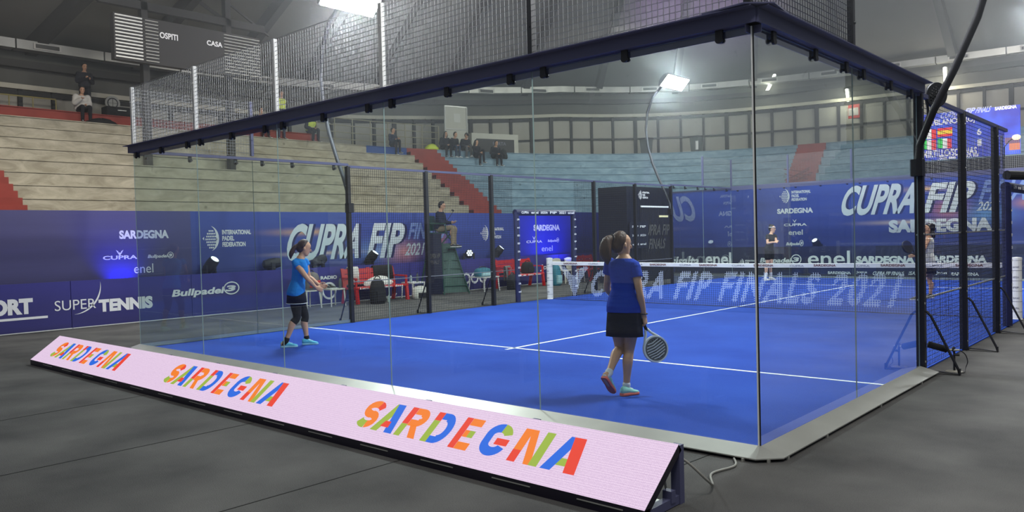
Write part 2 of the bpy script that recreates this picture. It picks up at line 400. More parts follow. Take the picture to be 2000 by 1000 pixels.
# ------------------------------------------------------------------ top beams with glass clamps
def beam(label, a, b, inward, clamps, ext=0.0, w=0.10, h=0.095, posts=()):
    a, b = V((a[0],a[1],0)), V((b[0],b[1],0)); d = (b-a).normalized(); out = -V((inward[0],inward[1],0))
    t = thing('top_beam', label, 'beam', (a+b)/2+V((0,0,3)), 'top beams of the court frame')
    m = MB(); a1 = a-d*ext; b1 = b+d*ext
    c = out*(w/2-0.035)+V((0,0,3.0+h/2+.01))
    m.bar(a1+c, b1+c, w, h); m.bar(a1+out*.05+V((0,0,3.004+h+.01)), b1+out*.05+V((0,0,3.004+h+.01)), w+.08, .008)
    if w > .06: m.bar(a1-out*.03+V((0,0,2.985)), b1-out*.03+V((0,0,2.985)), .008, .06)
    m.build('rail', M_steel, t)
    for s in clamps:
        p = a+d*s; k = MB(); o2 = out*0.022
        for z0, z1, ww in ((2.94, 3.02, .056),):
            k.bar(p+o2+V((0,0,z0)), p+o2+V((0,0,z1)), ww, .018, up=out)
        n = 12; pr = [p+out*.013+d*(.03*math.cos(PI*j/n+PI))+V((0,0,2.945+.03*math.sin(PI*j/n+PI))) for j in range(n+1)]
        k.loft([pr, [q+out*.02 for q in pr]])
        k.tube([p+out*.03+V((0,0,2.945)), p-out*.02+V((0,0,2.945))], .011, 8); k.tube([p-out*.02+V((0,0,2.945)), p-out*.034+V((0,0,2.945))], .02, 10)
        k.build('clamp', M_black, t)
    return t
CL = [x+o for x in (0,2,4,6,8) for o in (.24,1.04,1.86)]
beam('long dark beam on top of the near back glass with black clamps', (0,0), (-10,0), (0,1), CL, .05)
beam('sloping dark beam on top of the right side glass at the near corner', (0,0), (0,4.05), (-1,0), [.3,1.1,1.8,2.25,3.05,3.75], .05)
beam('thin grey beam on top of the left side glass at the near end', (-10,4.0), (-10,0), (1,0), [.3,1.2,1.8,2.3,3.1,3.8], 0, .05, .04)
beam('dark beam on top of the far back glass', (-10,20), (0,20), (0,-1), CL, 0, .09, .08)
beam('dark beam on top of the left side glass at the far end', (-10,20), (-10,16), (1,0), [.3,1.2,1.8,2.3,3.1,3.8], 0, .05, .04)
beam('dark beam on top of the right side glass at the far end', (0,16), (0,20), (-1,0), [.3,1.2,1.8,2.3,3.1,3.8], 0, .07, .06)
gp = MB().prism([(-.32,-.125),(.02,-.17),(.17,-.02),(.125,.32),(.0,.0)], (0,0,3.116), (1,0,0), (0,1,0), .01)
tag(gp.build('gusset_plate', M_steel), 'flat dark corner gusset plate over the nearest glass corner', 'plate')

# ------------------------------------------------------------------ wire mesh fencing
def fence(label, a, b, z0, z1, posts, mats=(M_wire, M_steel), pw=.05, foot=None, rails=(), group='wire mesh fence sections', step=.05, wire=.004, pm=None):
    """one bay run of welded wire mesh from plan point a to b, with its posts"""
    a, b = V((a[0],a[1],0)), V((b[0],b[1],0)); L_ = (b-a).length; d = (b-a).normalized(); n = V((-d.y,d.x,0))
    t = thing('mesh_fence', label, 'fence', V(((a.x+b.x)/2,(a.y+b.y)/2,z0)), group)
    m = MB(); k = int(round(L_/step))
    for i in range(1, k): m.bar(a+d*(i*step)+V((0,0,z0)), a+d*(i*step)+V((0,0,z1)), wire)
    k = int(round((z1-z0)/step))
    for i in range(k+1): m.bar(a+n*.004+V((0,0,z0+i*step)), b+n*.004+V((0,0,z0+i*step)), wire)
    m.build('wire_grid', mats[0], t)
    for s in posts:
        p = a+d*s; q = MB().bar(p+V((0,0,z0)), p+V((0,0,z1+.01)), pw, pw, up=d)
        for zz in (z0+(z1-z0)*.3, z0+(z1-z0)*.75): q.tube([p+n*(pw*.5)+V((0,0,zz)), p+n*(pw*.5+.012)+V((0,0,zz))], .012, 8)
        o = q.build('post', pm or mats[1], t)
    for z in rails: MB().bar(a+n*.012+V((0,0,z)), b+n*.012+V((0,0,z)), .01, .016).build('rail', M_cable if a.x > -5 else mat('grey_wire_rope', rgb(120,122,126), .6), t)
    return t
for i in range(5):
    fence(f'{ORD[i]} bay of wire mesh above the near back glass from the nearest corner', (-2*i,0), (-2*i-2,0), 3.115, 4.0, ([.03] if i == 0 else [0]) + ([1.98] if i == 4 else []), pm=M_wpost if i >= 2 else M_black)  # light on the left posts is put into their paler material
    fence(f'{ORD[i]} bay of wire mesh above the far back glass from the right corner', (-2*i,20), (-2*i-2,20), 3.1, 4.0, [0]+([1.98] if i == 4 else []))
fence('bay of wire mesh above the right side glass at the near corner', (0,2), (0,0), 3.115, 4.0, [0], (M_wireb, M_black))
fence('bay of wire mesh above the left side glass at the near end', (-10,2), (-10,0), 3.08, 4.0, [0])
fence('bay of wire mesh above the left side glass at the far end', (-10,20), (-10,18), 3.08, 4.0, [1.98])
fence('bay of wire mesh above the right side glass at the far end', (0,18), (0,20), 3.08, 4.0, [0])

def side_post(x, y, label, top=3.0, brace=True, wd=.085):
    t = thing('frame_post', label, 'post', (x,y,0), 'upright posts of the side fences'); s = -1 if x < -5 else 1
    p = MB().bar((x+s*.005,y,0), (x+s*.005,y,top), wd, .07, up=(0,1,0))
    p.box((x-.035,y-wd/2-.004,0), (x+.05,y+wd/2+.004,.012)); p.build('upright', M_black, t)
    for z in (.12,.75,1.5,2.3,2.85): MB().tube([(x+s*.03,y-.018,z), (x+s*.052,y-.018,z)], .012, 8).build('bolt', M_alu, t)
    if brace:
        b = MB(); b.tube([(x+s*.03,y,.66),(x+s*.06,y,.66),(x+s*.10,y,.62),(x+s*.36,y,.06),(x+s*.37,y,.02)], .014, 6)
        b.bar((x+s*.03,y,.03), (x+s*.38,y,.012), .05, .008); b.bar((x+s*.375,y,0), (x+s*.375,y,.07), .05, .008); b.build('foot_brace', M_black, t)
NTH = {4: 'first', 6: 'second', 8: 'third', 12: 'fourth', 14: 'fifth', 16: 'sixth'}
for y in (4,6,8,12,14,16):
    side_post(-10, y, f'{NTH[y]} dark upright post of the left side fence, counted from the near end')
    side_post(0, y+.06 if y == 4 else y, f'{NTH[y]} black upright post of the right side fence, counted from the near end')
for x, sd, md in ((-10, 'left', M_wireb), (0, 'right', M_wireb)):
    for y0, y1, nm in ((4,6,'first'),(6,8,'second'),(12,14,'third'),(14,16,'fourth')):
        a, b = ((x,y0),(x,y1)) if x == 0 else ((x,y1),(x,y0))
        fence(f'{nm} tall wire mesh bay of the {sd} side fence counted from the near end', a, b, 0.03, 2.97, [], (md, M_black), rails=(.79,1.49) if x == 0 else (.79,), group='tall wire mesh bays of the side fences')
    fence(f'short wire mesh bay beside the padded gateway of the {sd} side fence', (x,8), (x,8.75), 0.03, 2.97, [], (md, M_black), rails=(.79,1.49) if x == 0 else (.79,), group='tall wire mesh bays of the side fences')
    for yy0, yy1 in ((4,8.8),(11.1,16)):
        s = -1 if x < -5 else 1
        tag(MB().bar((x+s*.01,yy0,3.0), (x+s*.01,yy1,3.0), .045, .045).build('top_rail', M_steel), f'dark top rail of the {sd} side fence at its {"near" if yy0 < 9 else "far"} half', 'rail', 'top rails of the side fences')
fence('short wire mesh bay past the padded gateway of the left side fence', (-10,12), (-10,11.1), 0.03, 2.97, [], (M_wireb, M_black), rails=(.79,), group='tall wire mesh bays of the side fences')
tag(MB().bar((-10.01,8.8,3.0), (-10.01,11.1,3.0), .045, .045).build('top_rail', M_steel), 'dark top rail over the left padded gateway', 'rail', 'top rails of the side fences')

# padded gateways beside the net
M_pad = mat('navy_padding', rgb(24, 30, 74), 0.55, var=.15, scale=8)
def gateway(x, label):
    s = -1 if x < -5 else 1
    t = thing('padded_gateway', label, 'gateway', (x,9.95,0), 'padded gateways by the net')
    for y in (8.84, 11.06):
        m = MB().tube([(x,y,.02),(x,y,2.16)], .065, 12); o = m.build('padded_post', M_pad, t)
        k = MB()
        for j in range(10):
            put_text(k, ('enel','CUPRA','FIP','SARDEGNA')[j % 4], (x, y-.045, .25+j*.19), (0,1,0), (0,0,1), .09, .045, bold=.03, lift=.068)
        build_words(k, M_print, o)
    o = MB().tube([(x,8.8,2.15),(x,11.1,2.15)], .075, 12).build('padded_crossbar', M_pad, t)
    k = MB()
    for j, sx in enumerate(['CUPRA','enel','SARDEGNA','FIP','2021','enel']):
        put_text(k, sx, (x, 8.95+j*.36, 2.12), (0,1,0), (0,0,1), .27, .06, bold=.03, lift=.078)
    build_words(k, M_print, o)
gateway(-10, 'navy padded gateway with white lettering around the left end of the net')
gateway(0, 'navy padded gateway at the right end of the net, cut by the frame edge')
tag(MB().tube([(0.03,8.7,2.32),(0.5,9.6,2.31)], [.07,.07], 14).build('rolled_pad', mat('black_foam', rgb(22,22,24), .7)), 'black foam roll lying on top of the right gateway', 'padding')

# ------------------------------------------------------------------ net
net = thing('padel_net', 'long black court net with white headband and white letters woven in', 'net', (-5,10,0))
M_net = mat('net_cord', rgb(20, 24, 40), .8); M_netw = mat('white_net_cord', rgb(205, 214, 235), .8)
def net_top(x): return .91-.03*(1-abs(x+5)/5)
# words woven in white: test every strand against the letter shapes
wm = MB(); put_text(wm, 'CUPRA FIP FINALS 2021', (-8.68,10,.12), (1,0,0), (0,0,1), 6.8, .62, bold=.035, shear=.34, space=1.2)
for pts in ([(-.62,1),(-.36,.98),(0,.62),(.36,.98),(.62,1),(.26,.5),(.06,0),(-.06,0),(-.26,.5)],): poly2d(wm, pts, (-9.2,10,.13), (1,0,0), (0,0,1), .72, .7)
bv = BVHTree.FromPolygons([V((p[0],0,p[2])) for p in wm.v], wm.f)
def inword(x, z): return bv.ray_cast(V((x,-1,z)), V((0,1,0)), 3)[0] is not None
nb, nw = MB(), MB(); st = .045; nx = int(9.7/st)
for i in range(nx+1):
    x = -9.85+i*st; zt = net_top(x)
    for j in range(int(zt/st)+1):
        z = j*st+.02
        if z+st > zt: continue
        for dx, dz in ((st,0),(0,st)):
            if dx and i == nx: continue
            wht = inword(x+dx/2, z+dz/2); t = nw if wht else nb
            t.bar((x,10-(.002 if wht else 0),z), (x+dx,10-(.002 if wht else 0),z+dz), .0075 if wht else .0035)
nb.build('net_mesh', M_net, net); nw.build('woven_letters', M_netw, net)
hb = MB(); R = []
for i in range(25):
    x = -9.9+9.8*i/24; z = net_top(x); R.append([(x,9.985,z-.055),(x,10.015,z-.055),(x,10.018,z+.02),(x,10,z+.03),(x,9.982,z+.02)])
hbo = hb.loft(R).build('headband', mat('white_canvas', rgb(222,222,226), .8, var=.04), net)
k1, k2 = MB(), MB()
for i in range(8):
    x = -9.5+i*1.22; z = net_top(x+.3)-.035
    (put_text(k1, 'SARDEGNA', (x,9.982,z), (1,0,0), (0,0,1), .42, .045, bold=.03))
    put_text(k2, 'CUPRA', (x+.75,9.982,z), (1,0,0), (0,0,1), .28, .035, bold=.0)
build_words(k1, mat('red_brown_print', rgb(110,60,58), .7), hbo); build_words(k2, mat('grey_print', rgb(120,120,135), .7), hbo)
nb2 = MB().bar((-9.9,10,.012), (-.1,10,.012), .03, .02).build('bottom_band', M_black, net)
for x in (-9.94,-.06):
    o = MB().lathe([(.001,0),(.085,.0),(.085,.01),(.075,.02),(.075,.97),(.08,.98),(.08,1.02),(.001,1.03)], (x,9.98,0.005), 16).build('net_post', M_white, net, smooth=False)
    k = MB()
    for j in range(5): k.lathe([(.0755,0),(.0765,.004),(.0755,.008)], (x,9.98,.13+j*.17), 16)
    for j in range(5): put_text(k, ('CUPRA','enel','FIP','SARDEGNA','enel')[j], (x-.045,9.98,.18+j*.17), (1,0,0), (0,0,1), .09, .03, bold=.02, lift=.078)
    build_words(k, mat('grey_print', rgb(120,120,135)), o)

# ------------------------------------------------------------------ lamp poles
M_pole = mat('pole_grey', rgb(70, 72, 78), .4, .5)
M_lampface = mat('lit_led_lens', rgb(255,255,255), .4, emit=(1,.98,.95,1), estr=60)
M_haze = None
def lamp_pole(x, y, label, dark=False):
    s = -1 if x < -5 else 1
    t = thing('lamp_pole', label, 'lamp pole', (x,y,2.2), 'curved lamp poles of the court')
    prof = [(.0,2.15),(.02,2.45),(.16,2.8),(.36,3.2),(.58,3.7),(.74,4.25),(.80,4.8),(.74,5.3),(.54,5.75),(.2,6.05),(-.25,6.15)]
    pts = []
    for i in range(len(prof)-1):
        for f in (0,.5): pts.append((x+s*(prof[i][0]+(prof[i+1][0]-prof[i][0])*f), y, prof[i][1]+(prof[i+1][1]-prof[i][1])*f))
    MB().tube(pts, .038, 10).build('pole', M_black if dark else M_pole, t, smooth=True)
    MB().box((x-.06,y-.06,2.12), (x+.06,y+.06,2.3)).build('socket', M_black, t)
    c = V((x-s*.25, y, 6.08)); n = V((-s*.72,0,-.69)).normalized(); q = V((-s*.69,0,.72)).normalized(); Y = V((0,1,0))   # face normal, short axis
    h = MB(); R = []
    for yy in (-.64,.64):
        o = c+Y*yy; R.append([o-q*.22, o+q*.22, o+q*.22-n*.05, o+q*.1-n*.13, o-q*.1-n*.13, o-q*.22-n*.05])
    hd = h.loft(R).build('floodlight', M_black, t)
    for j in range(4):
        k = MB(); y0 = -.61+j*.31
        k.loft([[c+Y*(y0+a)+q*b_+n*e for a, b_ in ((0,-.2),(.28,-.2),(.28,.2),(0,.2))] for e in (.0,.022)]); k.build('led_lens', M_lampface, hd)
for (lx, ly), lb in zip(LAMPS, ('curved grey lamp pole with blazing floodlight over the left fence, near end', 'curved grey lamp pole with blazing floodlight at the far left corner',
                                'curved black lamp pole rising from the first post of the right fence', 'curved black lamp pole at the far right corner')):
    lamp_pole(-10 if lx < -5 else 0, ly+.07 if ly < 9 else ly+.5, lb, lx > -5)

# ------------------------------------------------------------------ LED display board along the near back wall
def led_mat(name, c, k=1.0): return mat(name, (0.02,0.02,0.02,1), .5, emit=c, estr=k)
def led_screen_mat():
    m = mat('lit_pink_screen', (0.02,0.02,0.02,1), .5, emit=rgb(238,212,238), estr=.92)
    nt = m.node_tree; b = nt.nodes['Principled BSDF']; L = nt.links.new
    tc = nt.nodes.new('ShaderNodeTexCoord'); ck = nt.nodes.new('ShaderNodeTexVoronoi'); ck.inputs['Scale'].default_value = 90; ck.inputs['Randomness'].default_value = 0.25
    r = nt.nodes.new('ShaderNodeValToRGB'); r.color_ramp.elements[0].color = rgb(247,222,247); r.color_ramp.elements[1].color = rgb(219,190,222)
    r.color_ramp.elements[0].position = 0.2; r.color_ramp.elements[1].position = 0.75
    L(tc.outputs['Object'], ck.inputs['Vector']); L(ck.outputs['Distance'], r.inputs[0]); L(r.outputs[0], b.inputs['Emission Color'])
    return m
BX0, BX1 = -9.74, .06; BU = V((1,0,0)); BVv = V((0,.38,.285)).normalized(); BO = V((0,-1.6,.07)); BN = BU.cross(BVv)
board = thing('display_board', 'long wedge shaped lit display board with pink background along the near back glass', 'display board', (-4.84,-1.4,0))
def bp(u, v, n=0.0): return BO+V((u,0,0))+BVv*v+BN*n
sc = MB().add([bp(BX0,0),bp(BX1,0),bp(BX1,.475),bp(BX0,.475)], [(0,1,2,3)]).build('screen', led_screen_mat(), board)
fr = MB()
fr.add([bp(BX0,0,-.002),bp(BX1,0,-.002),bp(BX1,.475,-.002),bp(BX0,.475,-.002),bp(BX0,0,-.05),bp(BX1,0,-.05),bp(BX1,.475,-.05),bp(BX0,.475,-.05)], [(0,3,2,1)[::-1],(4,7,6,5),(0,1,5,4),(1,2,6,5),(2,3,7,6),(3,0,4,7)])
fr.box((BX0,-1.6,.0), (BX1,-1.545,.068))
fr.build('cabinet', mat('black_cabinet', rgb(26,22,38), .35, spec=.5), board)
for i in range(10):
    x = BX1-.03-(BX1-BX0-.06)*i/9; sup = MB()
    sup.bar((x,-1.19,0), (x,-1.19,.345), .05, .06); sup.bar((x,-1.56,.03), (x,-1.19,.03), .05, .05); sup.bar((x,-1.29,.03), (x,-1.29,.1), .045, .06)
    sup.build('support_frame', M_steel, board)
for i in range(14):
    x = BX0+.5+i*.68; MB().bar((x,-1.603,.045), (x+.32,-1.603,.045), .004, .006).build('edge_clip', M_alu, board)
tag(MB().add([(-.25,-1.5,.012),(.03,-1.5,.012),(.03,-1.24,.012),(-.25,-1.24,.012),(-.25,-1.5,.004),(.03,-1.5,.004),(.03,-1.24,.004),(-.25,-1.24,.004)], [(0,1,2,3),(4,7,6,5),(0,4,5,1),(1,5,6,2),(2,6,7,3),(3,7,4,0)]).build('base_plate', M_alu), 'pale metal plate lying under the right end of the pink display board', 'plate')
LC = {'r': led_mat('lit_red', rgb(236,62,38), .95), 'o': led_mat('lit_orange', rgb(247,128,28), .95), 'g': led_mat('lit_green', rgb(160,186,62), .92), 'b': led_mat('lit_blue', rgb(24,104,226), .95)}
def rect(a, b, c, d): return [(a,b),(c,b),(c,d),(a,d)]
def arc(cx, cy, rx, ry, t, a0, a1, n=14):
    o = [(cx+rx*math.cos(math.radians(a0+(a1-a0)*i/n)), cy+ry*math.sin(math.radians(a0+(a1-a0)*i/n))) for i in range(n+1)]
    q = [(cx+(rx-t)*math.cos(math.radians(a0+(a1-a0)*i/n)), cy+(ry-t)*math.sin(math.radians(a0+(a1-a0)*i/n))) for i in range(n+1)]
    return o+q[::-1]
T = .26
def strip(pts, t=T):   # constant-width stroke
    L_, R_ = [], []
    for i, p in enumerate(pts):
        a = pts[max(i-1,0)]; b = pts[min(i+1,len(pts)-1)]; d = V((b[0]-a[0], b[1]-a[1])).normalized(); n = V((-d.y, d.x))*t/2
        L_.append((p[0]+n.x,p[1]+n.y)); R_.append((p[0]-n.x,p[1]-n.y))
    return R_+L_[::-1]
def scurve():
    pts = [(.88,.70)]
    for i in range(9): a = math.radians(20+i*28); pts.append((.5+.37*math.cos(a)*1.0, .69+.18*math.sin(a)))
    for i in range(9): a = math.radians(84-i*30); pts.append((.5+.37*math.cos(a), .31+.18*math.sin(a)))
    return pts
sp_ = [(.5+.36*math.cos(math.radians(a)), .68+.19*math.sin(math.radians(a))) for a in range(10, 271, 20)] + [(.5+.36*math.cos(math.radians(a)), .32+.19*math.sin(math.radians(a))) for a in range(80, -171, -20)]
LET = {
 'S': [('r', strip(sp_[:4])), ('o', strip(sp_[3:-4])), ('g', strip(sp_[-5:]))],
 'A1': [('g', [(0,0),(.3,0),(.66,1),(.36,1)]), ('b', [(.62,0),(.95,0),(.72,1),(.40,1)]), ('r', [(.3,.17),(.66,.17),(.63,.38),(.38,.38)])],
 'A2': [('b', [(0,0),(.3,0),(.66,1),(.36,1)]), ('g', [(.3,.17),(.7,.17),(.66,.38),(.38,.38)]), ('r', [(.68,0),(1.0,0),(.80,1),(.46,1)])],
 'R': [('r', rect(0,.42,.28,1)), ('g', rect(0,0,.28,.42)), ('o', rect(.28,.78,.62,1)), ('o', arc(.6,.69,.36,.31,.27,-90,90)), ('o', rect(.28,.38,.62,.60)), ('o', [(.42,.42),(.70,.42),(.98,0),(.66,0)])],
 'D': [('r', rect(0,.72,.28,1)), ('g', rect(0,0,.28,.72)), ('b', rect(.28,.78,.55,1)), ('b', rect(.28,0,.55,.22)), ('b', arc(.52,.5,.44,.5,.27,-90,90))],
 'E': [('r', rect(0,0,.30,1)), ('o', rect(.30,.77,.88,1)), ('o', rect(.30,.39,.52,.61)), ('g', rect(.52,.39,.78,.61)), ('o', rect(.30,0,.88,.23))],
 'G': [('g', arc(.5,.62,.45,.38,.27,15,85)), ('b', arc(.5,.62,.45,.38,.27,85,180)), ('b', rect(.05,.38,.32,.62)), ('b', arc(.5,.38,.45,.38,.27,180,345)), ('r', rect(.50,.36,.96,.56))],
 'N': [('r', rect(0,0,.27,.35)), ('o', rect(0,.35,.27,1)), ('o', [(.2,1),(.44,1),(.80,0),(.55,0)]), ('g', rect(.72,0,.99,1))],
}
POS = [('S',0,.215),('A1',.215,.262),('R',.49,.235),('D',.78,.235),('E',1.07,.20),('G',1.315,.245),('N',1.62,.255),('A2',1.90,.27)]
for wx in (-9.335,-5.985,-2.66):
    for ch, dx, wd in POS:      # one part per letter, its strokes in their own colours
        m = MB()
        for cc, poly in LET[ch]: m.m = 'rogb'.index(cc); poly2d(m, [(a*wd, b*.272) for a, b in poly], bp(wx+dx,.116), BU, BVv, lift=.003+.0004*'ogbr'.index(cc))
        m.build('letter', [LC[c] for c in 'rogb'], sc)

# ------------------------------------------------------------------ banners round the hall
def banner_mat(name, lo, hi, z0, z1, streak=None, flares=(), rough=.55):
    """printed blue artwork: a vertical blend, light streaks and flares that belong to the print (local metres)"""
    m = mat(name, hi, rough); nt = m.node_tree; b = nt.nodes['Principled BSDF']; L = nt.links.new
    tc = nt.nodes.new('ShaderNodeTexCoord'); sp = nt.nodes.new('ShaderNodeSeparateXYZ'); L(tc.outputs['Object'], sp.inputs[0])
    mr = nt.nodes.new('ShaderNodeMapRange'); mr.inputs['From Min'].default_value = z0; mr.inputs['From Max'].default_value = z1; L(sp.outputs['Z'], mr.inputs['Value'])
    mp = nt.nodes.new('ShaderNodeMapping'); mp.inputs['Scale'].default_value = (.25,.25,3.0); L(tc.outputs['Object'], mp.inputs[0])
    no = nt.nodes.new('ShaderNodeTexNoise'); no.inputs['Scale'].default_value = 1.0; no.inputs['Detail'].default_value = 3; L(mp.outputs[0], no.inputs['Vector'])
    ad = nt.nodes.new('ShaderNodeMath'); ad.operation = 'MULTIPLY_ADD'; ad.inputs[1].default_value = .9; L(no.outputs['Fac'], ad.inputs[0]); L(mr.outputs[0], ad.inputs[2])
    sb = nt.nodes.new('ShaderNodeMath'); sb.operation = 'SUBTRACT'; sb.inputs[1].default_value = .45; sb.use_clamp = True; L(ad.outputs[0], sb.inputs[0])
    r = nt.nodes.new('ShaderNodeValToRGB'); r.color_ramp.elements[0].color = lo; r.color_ramp.elements[1].color = hi; L(sb.outputs[0], r.inputs[0])
    col = r.outputs[0]
    for (pos, size, c, amt) in flares:
        mq = nt.nodes.new('ShaderNodeMapping'); mq.vector_type = 'POINT'
        mq.inputs['Location'].default_value = tuple(-pos[i]/size[i] for i in range(3)); mq.inputs['Scale'].default_value = tuple(1/s for s in size); L(tc.outputs['Object'], mq.inputs[0])
        gr = nt.nodes.new('ShaderNodeTexGradient'); gr.gradient_type = 'QUADRATIC_SPHERE'; L(mq.outputs[0], gr.inputs[0])
        mu = nt.nodes.new('ShaderNodeMath'); mu.operation = 'MULTIPLY'; mu.inputs[1].default_value = amt; L(gr.outputs['Fac'], mu.inputs[0])
        mx = nt.nodes.new('ShaderNodeMixRGB'); mx.inputs[2].default_value = c; L(mu.outputs[0], mx.inputs[0]); L(col, mx.inputs[1]); col = mx.outputs[0]
    L(col, b.inputs['Base Color']); return m
NAVY = rgb(30,34,96); ROYAL = rgb(46,66,176)
LX, LB = -14.9, -14.4
M_grad = None
def letter_mat(name, c0, c1, z0, z1):
    m = mat(name, c0, .5); nt = m.node_tree; b = nt.nodes['Principled BSDF']; L = nt.links.new
    tc = nt.nodes.new('ShaderNodeTexCoord'); sp = nt.nodes.new('ShaderNodeSeparateXYZ'); L(tc.outputs['Object'], sp.inputs[0])
    mr = nt.nodes.new('ShaderNodeMapRange'); mr.inputs['From Min'].default_value = z0; mr.inputs['From Max'].default_value = z1; L(sp.outputs['Z'], mr.inputs['Value'])
    r = nt.nodes.new('ShaderNodeValToRGB'); r.color_ramp.elements[0].color = c0; r.color_ramp.elements[1].color = c1; L(mr.outputs[0], r.inputs[0]); L(r.outputs[0], b.inputs['Base Color']); return m
ML_metal = letter_mat('silver_print', rgb(214,230,238), rgb(250,250,250), 1.0, 2.6)
ML_shadow = mat('dark_blue_print', rgb(34,38,92), .6)
ML_blue = mat('pale_blue_print', rgb(140,162,226), .6)

def banner(name, label, a, b, z0, z1, m, thick=.03, group=None):
    a, b = V((a[0],a[1],0)), V((b[0],b[1],0)); d = (b-a).normalized(); n = V((-d.y,d.x,0))*thick
    vs = [a,b,b+n,a+n]; vs = [(p.x,p.y,z0) for p in vs]+[(p.x,p.y,z1) for p in vs]
    o = MB().add(vs, [(0,1,5,4),(1,2,6,5),(2,3,7,6),(3,0,4,7),(4,5,6,7),(0,3,2,1)]).build(name, m, loc=((a.x+b.x)/2,(a.y+b.y)/2,0))
    return tag(o, label, 'banner', group)
# left side, tall hoarding: a to b runs towards +y with its face towards +x
BGRP = 'tall blue hoardings around the court'
b1 = banner('hoarding', 'tall dull blue hoarding at the left frame edge with four white sponsor marks', (LX,-7), (LX,3.28), 0, 2.34, banner_mat('dull_blue_print', rgb(62,58,100), rgb(86,82,138), 0, 2.3, rough=.4), group=BGRP)
ty = lambda px: at_x(px, 470, LX).y
b2 = banner('hoarding', 'tall blue hoarding with huge slanted silver event lettering behind the player benches', (LX,3.28), (LX,14.6), 0, 2.34,
    banner_mat('event_blue_print', rgb(40,46,112), rgb(64,86,176), .2, 2.3, flares=(((.05,-2.6,1.83),(1.0,1.9,.16),rgb(255,190,120),1.0),((.05,0.55,1.25),(1,1.2,.55),rgb(255,140,90),.95),((.05,-.2,1.3),(1,2.2,.5),rgb(150,200,255),.6),((.05,2.0,1.55),(1,.5,.5),rgb(255,150,110),.7),((.05,-2.3,1.28),(1,2.4,.10),rgb(255,225,200),.9))), group=BGRP)
b3 = banner('hoarding', 'tall vivid blue hoarding with four white sponsor marks seen through the padded gateway', (LX,14.6), (LX,17.4), 0, 2.34, banner_mat('vivid_blue_print', rgb(40,44,170), rgb(52,60,206), 0, 2.3), group=BGRP)
b4 = banner('hoarding', 'tall navy hoarding between the padded gateway and the dark booth', (LX,17.4), (LX,22.55), 0, 2.4, banner_mat('navy_print', rgb(26,30,82), rgb(40,50,140), 0, 2.3), group=BGRP)
lw = left_wall(LX+.003)
def W(parent, fn, m=M_print):
    k = MB(); fn(k); build_words(k, m, parent)
W(b1, lambda k: (lw(k,'SARDEGNA',233,467,329,450,bold=.05), lw(k,'CUPRA',201,508,268,500,bold=.03), lw(k,'enel',262,534,299,516,bold=.0),
    tribal_logo(k, at_x(234,500,LX+.003), (0,1,0),(0,0,1), .13), ball_logo(k, at_x(289,506,LX+.003), (0,1,0),(0,0,1), .56,.13)))
federation = lambda par, px, py, h, X: W(par, lambda k: federation_logo(k, at_x(px,py,X), (0,1,0),(0,0,1), h))
federation(b2, 397, 490, .56, LX+.003); federation(b2, 939, 471, .50, LX+.003)
def big_event(par, put, boxes, fin, yr, shx=.30):
    for dx, m, l in ((5,ML_shadow,.003),(0,ML_metal,.007)):
        k = MB()
        for s, x0, x1, yb0, yt0, yb1, yt1 in boxes: put(k, s, x0+dx, yb0, x1+dx, yt1, bold=.035, shear=shx, lift=l)
        build_words(k, m, par)
    k = MB(); put(k, fin[0], *fin[1:], bold=.035, shear=shx); build_words(k, ML_blue, par)
    k = MB(); put(k, yr[0], *yr[1:], bold=.02, shear=shx); build_words(k, ML_metal, par)
big_event(b2, lw, [('CUPRA',563,706,511,441,509,437),('FIP',724,786,505,437,504,436)], ('FINALS',800,468,868,435), ('2021',793,499,827,475))
W(b3, lambda k: (lw(k,'SARDEGNA',1042,451,1093,439,bold=.05), lw(k,'CUPRA',1028,475,1059,470,bold=.03), lw(k,'enel',1058,491,1079,480,bold=.0),
    tribal_logo(k, at_x(1043,469,LX+.003),(0,1,0),(0,0,1),.14), ball_logo(k, at_x(1070,474,LX+.003),(0,1,0),(0,0,1),.62,.15)))
# low boards in front of the hoarding
M_low = banner_mat('low_board_print', rgb(48,44,108), rgb(60,56,146), 0, .95)
LGRP = 'low sponsor boards around the court'
def lowboard(y0, y1, label, top=.93): return banner('sponsor_board', label, (LB,y0), (LB,y1), 0, top, M_low, .04, LGRP)
lb = left_wall(LB+.003); lo1 = lowboard(-6,.55,'low blue sponsor board at the left frame edge with a cut-off underlined word')
lo2 = lowboard(.56,3.0,'low blue sponsor board with thin and bold white tennis lettering'); lo3 = lowboard(3.01,5.6,'low blue sponsor board with slanted word and oval mark, seen through the left glass')
lo4 = lowboard(5.61,9.3,'low blue sponsor board behind the red bench'); lo5 = lowboard(9.31,12.6,'low blue sponsor board with white rings beside the umpire chair'); lo6 = lowboard(12.61,16,'low blue sponsor board behind the second red bench'); lo7 = lowboard(16.01,22.1,'low blue sponsor board past the left net post')
W(lo1, lambda k: (lb(k,'SPORT',-62,623,64,590,bold=.06), poly2d(k,[(0,0),(1.3,0),(1.3,.045),(0,.045)], at_x(-62,634,LB+.003),(0,1,0),(0,0,1))))
W(lo2, lambda k: (lb(k,'SUPER',107,608,187,588,bold=.0), lb(k,'TENNIS',193,610,298,585,bold=.06), ring2d(k, at_x(140,585,LB+.003),(0,1,0),(0,0,1),.05,0.22,.5,.52,.035,-92,12,True)))
W(lo3, lambda k: ball_logo(k, at_x(337,584,LB+.003),(0,1,0),(0,0,1),1.55,.27))
